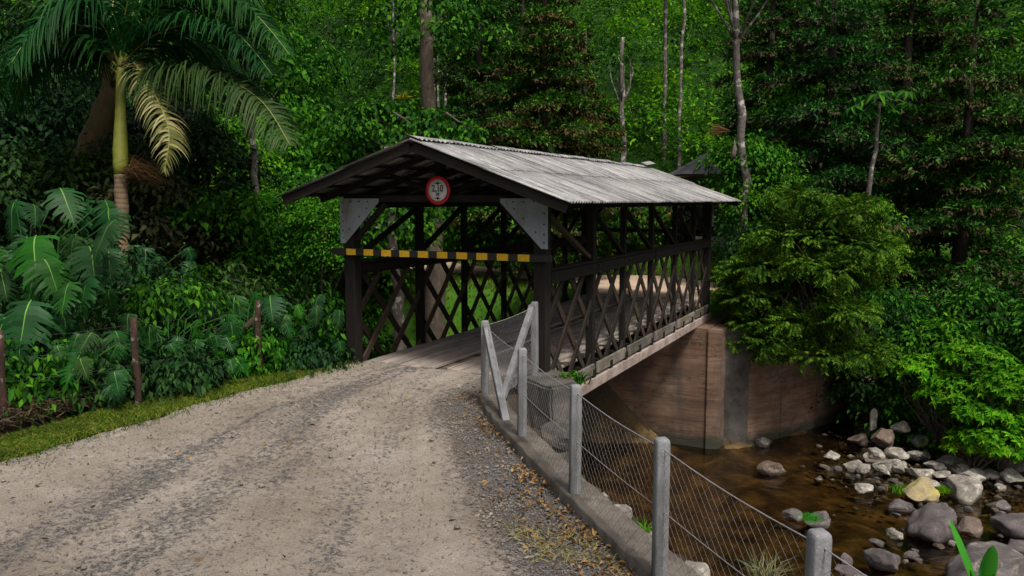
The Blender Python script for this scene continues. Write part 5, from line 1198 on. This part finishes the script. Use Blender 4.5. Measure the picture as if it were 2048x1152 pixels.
n_ = 1500; y = -8.2 + 2.0 * rng.random(n_); x = road_right(y) - .1 - 1.0 * rng.random(n_); keep = vnoise(x, y, 1.2, 21) > .05; P = np.stack([x, y, np.full(n_, .02)], 1)[keep]
V, T = blades(P, rdir(len(P)) * np.array([1, 1, 0]) + np.array([0, 0, .45]), .06 + .1 * rng.random(len(P)), .007, .6)
tag(obj('dry_grass', MB().add(V, T).mesh('dry_grass', M['lf_straw'])), 'straw coloured dry grass patch at the bottom beside the kerb', 'grass', kind='stuff')

def cp_(n_):
    t_ = rng.random(n_); px = 1660 + 400 * t_ + rng.normal(size=n_) * 40; py = 900 + 80 * t_ + rng.normal(size=n_) * 38; q = np.array([atz(a_, b_, WZ + .01) for a_, b_ in zip(px, py)]); q[:, 2] = np.maximum(hf(q[:, 0], q[:, 1]), WZ - .06) + .01; return q[q[:, 2] < -3.6]
scatter_stones(1700, cp_, .03, .13, 'creek_gravel', M['rockpale'], 'pale pebbles and gravel along the right bank of the creek')
# ------------------------------------------------------------------ far bank lawn, hillside wood, house
def scatter_ground(n_, x0, x1, y0, y1, f_=None):
    x = rng.uniform(x0, x1, n_); y = rng.uniform(y0, y1, n_); z = hf(x, y); k = z > -4.25
    if f_ is not None: k &= f_(x, y)
    return np.stack([x, y, z], 1)[k]
def on_road(x, y):
    yc = np.interp(x, [-34, -24, -12, -4, 2, 8, 14], [25, 23.4, 20, 18.3, 18, 19.2, 20.5]); return (np.abs(y - yc) < 1.75) | ((np.abs(x + (y - 13) * .25) < 2.1) & (y > 11) & (y < 18))
P = scatter_ground(60000, -24, 5, 6.5, 31, lambda x, y: ~on_road(x, y) & ~((np.abs(x) < 3.2) & (y < 13.6)))
V, T = blades(P, rdir(len(P)) * np.array([.7, .7, 0]) + np.array([0, 0, 1.]), .08 + .14 * rng.random(len(P)), .03, .5)
tag(obj('lawn_grass', MB().add(V, T).mesh('lawn_grass', M['lf_grass'])), 'green lawn on the far bank seen through the bridge', 'grass', kind='stuff')
# bank plants left of the bridge and right bank cover
mb = MB(); P = scatter_ground(900, -14, -2.6, .6, 9.5); idx = np.repeat(np.arange(len(P)), 16); o_ = rdir(len(idx)); o_[:, 2] = np.abs(o_[:, 2])
V, T = leafcards(P[idx] + o_ * .2, o_ + np.array([0, 0, .2]), unit(rdir(len(idx)) * .5 + [0, 0, 1]), .2, .09); mb.add(V, T)
P = scatter_ground(2600, 5.8, 22, 12.5, 26, lambda x, y: ~on_road(x, y)); idx = np.repeat(np.arange(len(P)), 16); o_ = rdir(len(idx)); o_[:, 2] = np.abs(o_[:, 2])
V, T = leafcards(P[idx] + o_ * .25, o_ + np.array([0, 0, .2]), unit(rdir(len(idx)) * .5 + [0, 0, 1]), .18, .09); mb.add(V, T)
tag(obj('bank_undergrowth', mb.mesh('bank_undergrowth', M['lf_broad'])), 'low leafy ground cover on the creek banks', 'ground cover', kind='stuff')
# hillside cover: bushes and saplings as one mass
mb = MB()
x = rng.uniform(-75, 45, 30000); y = rng.uniform(26, 88, 30000); dx_, dy_ = x - CAM[0], y - CAM[1]; lat = dx_ * _R[0] + dy_ * _R[1]; dep = dx_ * _Fh[0] + dy_ * _Fh[1]
k = (np.abs(lat / dep) < .76) & (hf(x, y) > 1.0) & ((y > 31) | (x < -14)) & (((x + 5.5) ** 2 + (y - 33) ** 2) > 12) & (rng.random(len(x)) < 1.15 - dep / 110); x, y = x[k], y[k]
P = np.stack([x, y, hf(x, y)], 1); h_ = .5 + 1.5 * rng.random(len(P)) ** 2
brg = (x - CAM[0]) * _R[0] + (y - CAM[1]) * _R[1]; brg = brg / ((x - CAM[0]) * _Fh[0] + (y - CAM[1]) * _Fh[1])
open_ = np.exp(-((brg - .19) / .1) ** 2) + .7 * np.exp(-((brg + .3) / .1) ** 2)
cls = np.digitize(vnoise(x, y, .12, 31) * .7 + 1.5 * open_ - .7 + .9 * rng.normal(size=len(x)) * .6, [-.45, .35])
big = rng.random(len(x)) < .13; h_ = np.where(big, h_ * .5 + .9 + 1.3 * rng.random(len(x)) ** 2, h_ * .8); per_ = np.where(big, 130, 16)
for c_i in range(3):
    q_ = np.nonzero(cls == c_i)[0]; idx = np.repeat(q_, per_[q_]); n_ = len(idx); d = rdir(n_); d[:, 2] = np.abs(d[:, 2]); lift = np.where(big, h_ * 1.1, 0)[idx][:, None] * np.array([0, 0, 1.])
    Pl = P[idx] + lift + d * np.array([1, 1, .75]) * (h_[idx] * (.72 + .33 * rng.random(n_)))[:, None]
    D = unit(d + rdir(n_) * .7 + np.array([0, 0, -.25])); sz_ = (.2 + .22 * rng.random(len(P)))[idx] * (.6 + .7 * rng.random(n_))
    V, T = leafcards(Pl, D, unit(rdir(n_) * .6 + d * .4 + [0, 0, .8]), sz_, sz_ * .45, .25, .2); mb.add(V, T, None, c_i)
tag(obj('hillside_undergrowth', mb.mesh('hillside_undergrowth', [M['lf_dark'], M['lf_hill'], M['lf_bright']])), 'bright green undergrowth covering the hillside behind the bridge', 'undergrowth', kind='stuff')
mb = MB(); tbk = MB()
for k in range(150):
    x = rng.uniform(-85, 45); y = rng.uniform(44, 95) if x > -40 else rng.uniform(5, 90); z = gz(x, y); hh_ = rng.uniform(7, 14)
    if z < 3: continue
    dd_ = (x - CAM[0]) * _Fh[0] + (y - CAM[1]) * _Fh[1]; bb_ = ((x - CAM[0]) * _R[0] + (y - CAM[1]) * _R[1]) / dd_
    if .07 < bb_ < .3 and dd_ < 88: continue
    cloud(mb, (x, y, z + hh_), rng.uniform(2.2, 4), rng.uniform(2.2, 4), rng.uniform(1.8, 3.4), 46, 30, .38, .2, sp=.7, down=.3)
    V, T3, Q = tube([(x, y, z - .3), (x + prand(.5), y, z + hh_)], [.22, .1], 6, False); tbk.add(V, None, Q)
o = tag(obj('distant_forest', mb.mesh('distant_forest', M['lf_broad'])), 'dark wooded hillside rising behind everything', 'forest', kind='stuff')
obj('trunks', tbk.mesh('trunks', M['barkdark'], True), o)['kind'] = 'stuff'
# red earth cut and small house
xs_, ys_ = np.meshgrid(np.linspace(-9.5, -3.5, 22), np.linspace(32.5, 36.5, 16), indexing='ij'); zz_ = hf(xs_, ys_) + .25 - .3 * ((xs_ + 6.5) / 3) ** 2 - .25 * ((ys_ - 34.5) / 2) ** 2 + .1 * vnoise(xs_, ys_, 1.2, 3)
V = np.stack([xs_, ys_, zz_], -1).reshape(-1, 3); I, J = np.meshgrid(np.arange(21), np.arange(15), indexing='ij'); b0 = (I * 16 + J).ravel()
tag(obj('earth_bank', mesh_np('earth_bank', V, np.stack([b0, b0 + 16, b0 + 17, b0 + 1], 1), M['redsoil'], None, True)), kind='structure')
M['housewall'] = wood_mat('house_boards', (.05, .035, .025), (.12, .09, .07), gray=(.15, .13, .11))
M['houseroof'] = plain('house_roof', (.075, .075, .085), .8, var=.3, scale=3)
M['glassdark'] = plain('house_window', (.015, .017, .02), .15, var=.05)
HB = np.array([-.6, 29.8, 1.6])
HS = thing('house', 'small wooden house with dark hipped roof behind the right end of the bridge', 'house', HB, .45)
for k in range(9): beam('wall_board', (-2.4, -1.7, .2 + k * .3), (2.4, -1.7, .2 + k * .3), .05, .29, M['housewall'], HS)
for s_ in (-1, 1):
    for k in range(9): beam('wall_board', (s_ * 2.42, -1.66, .2 + k * .3), (s_ * 2.42, 1.7, .2 + k * .3), .05, .29, M['housewall'], HS)
bm = bmesh.new(); rv = [bm.verts.new(p) for p in ((-3, -2.3, 2.85), (3, -2.3, 2.85), (3, 2.3, 2.85), (-3, 2.3, 2.85), (-1, 0, 4.1), (1, 0, 4.1))]
for f_ in ((0, 1, 5, 4), (1, 2, 5), (2, 3, 4, 5), (3, 0, 4), (3, 2, 1, 0)): bm.faces.new([rv[i] for i in f_])
me = bpy.data.meshes.new('roof'); bm.to_mesh(me); bm.free(); me.materials.append(M['houseroof']); obj('roof', me, HS)
wn = obj('window', cbox_mesh(.9, .06, .9, M['glassdark'], .004), HS, (-.9, -1.74, 1.5)); 
for dx, dz, a_, b_ in ((0, .47, 1.0, .07), (0, -.47, 1.0, .07), (.47, 0, .07, .87), (-.47, 0, .07, .87)): obj('frame', cbox_mesh(a_, .08, b_, M['sill'], .004), wn, (dx, -.02, dz))
RW = thing('retaining_wall', 'low grey board retaining wall beyond the right end of the bridge', 'wall', (.2, 25.4, .5))
for k in range(4): beam('board', (-1.6, 0, .1 + k * .24), (3.4, .8, .1 + k * .24), .06, .225, M['sill'], RW)
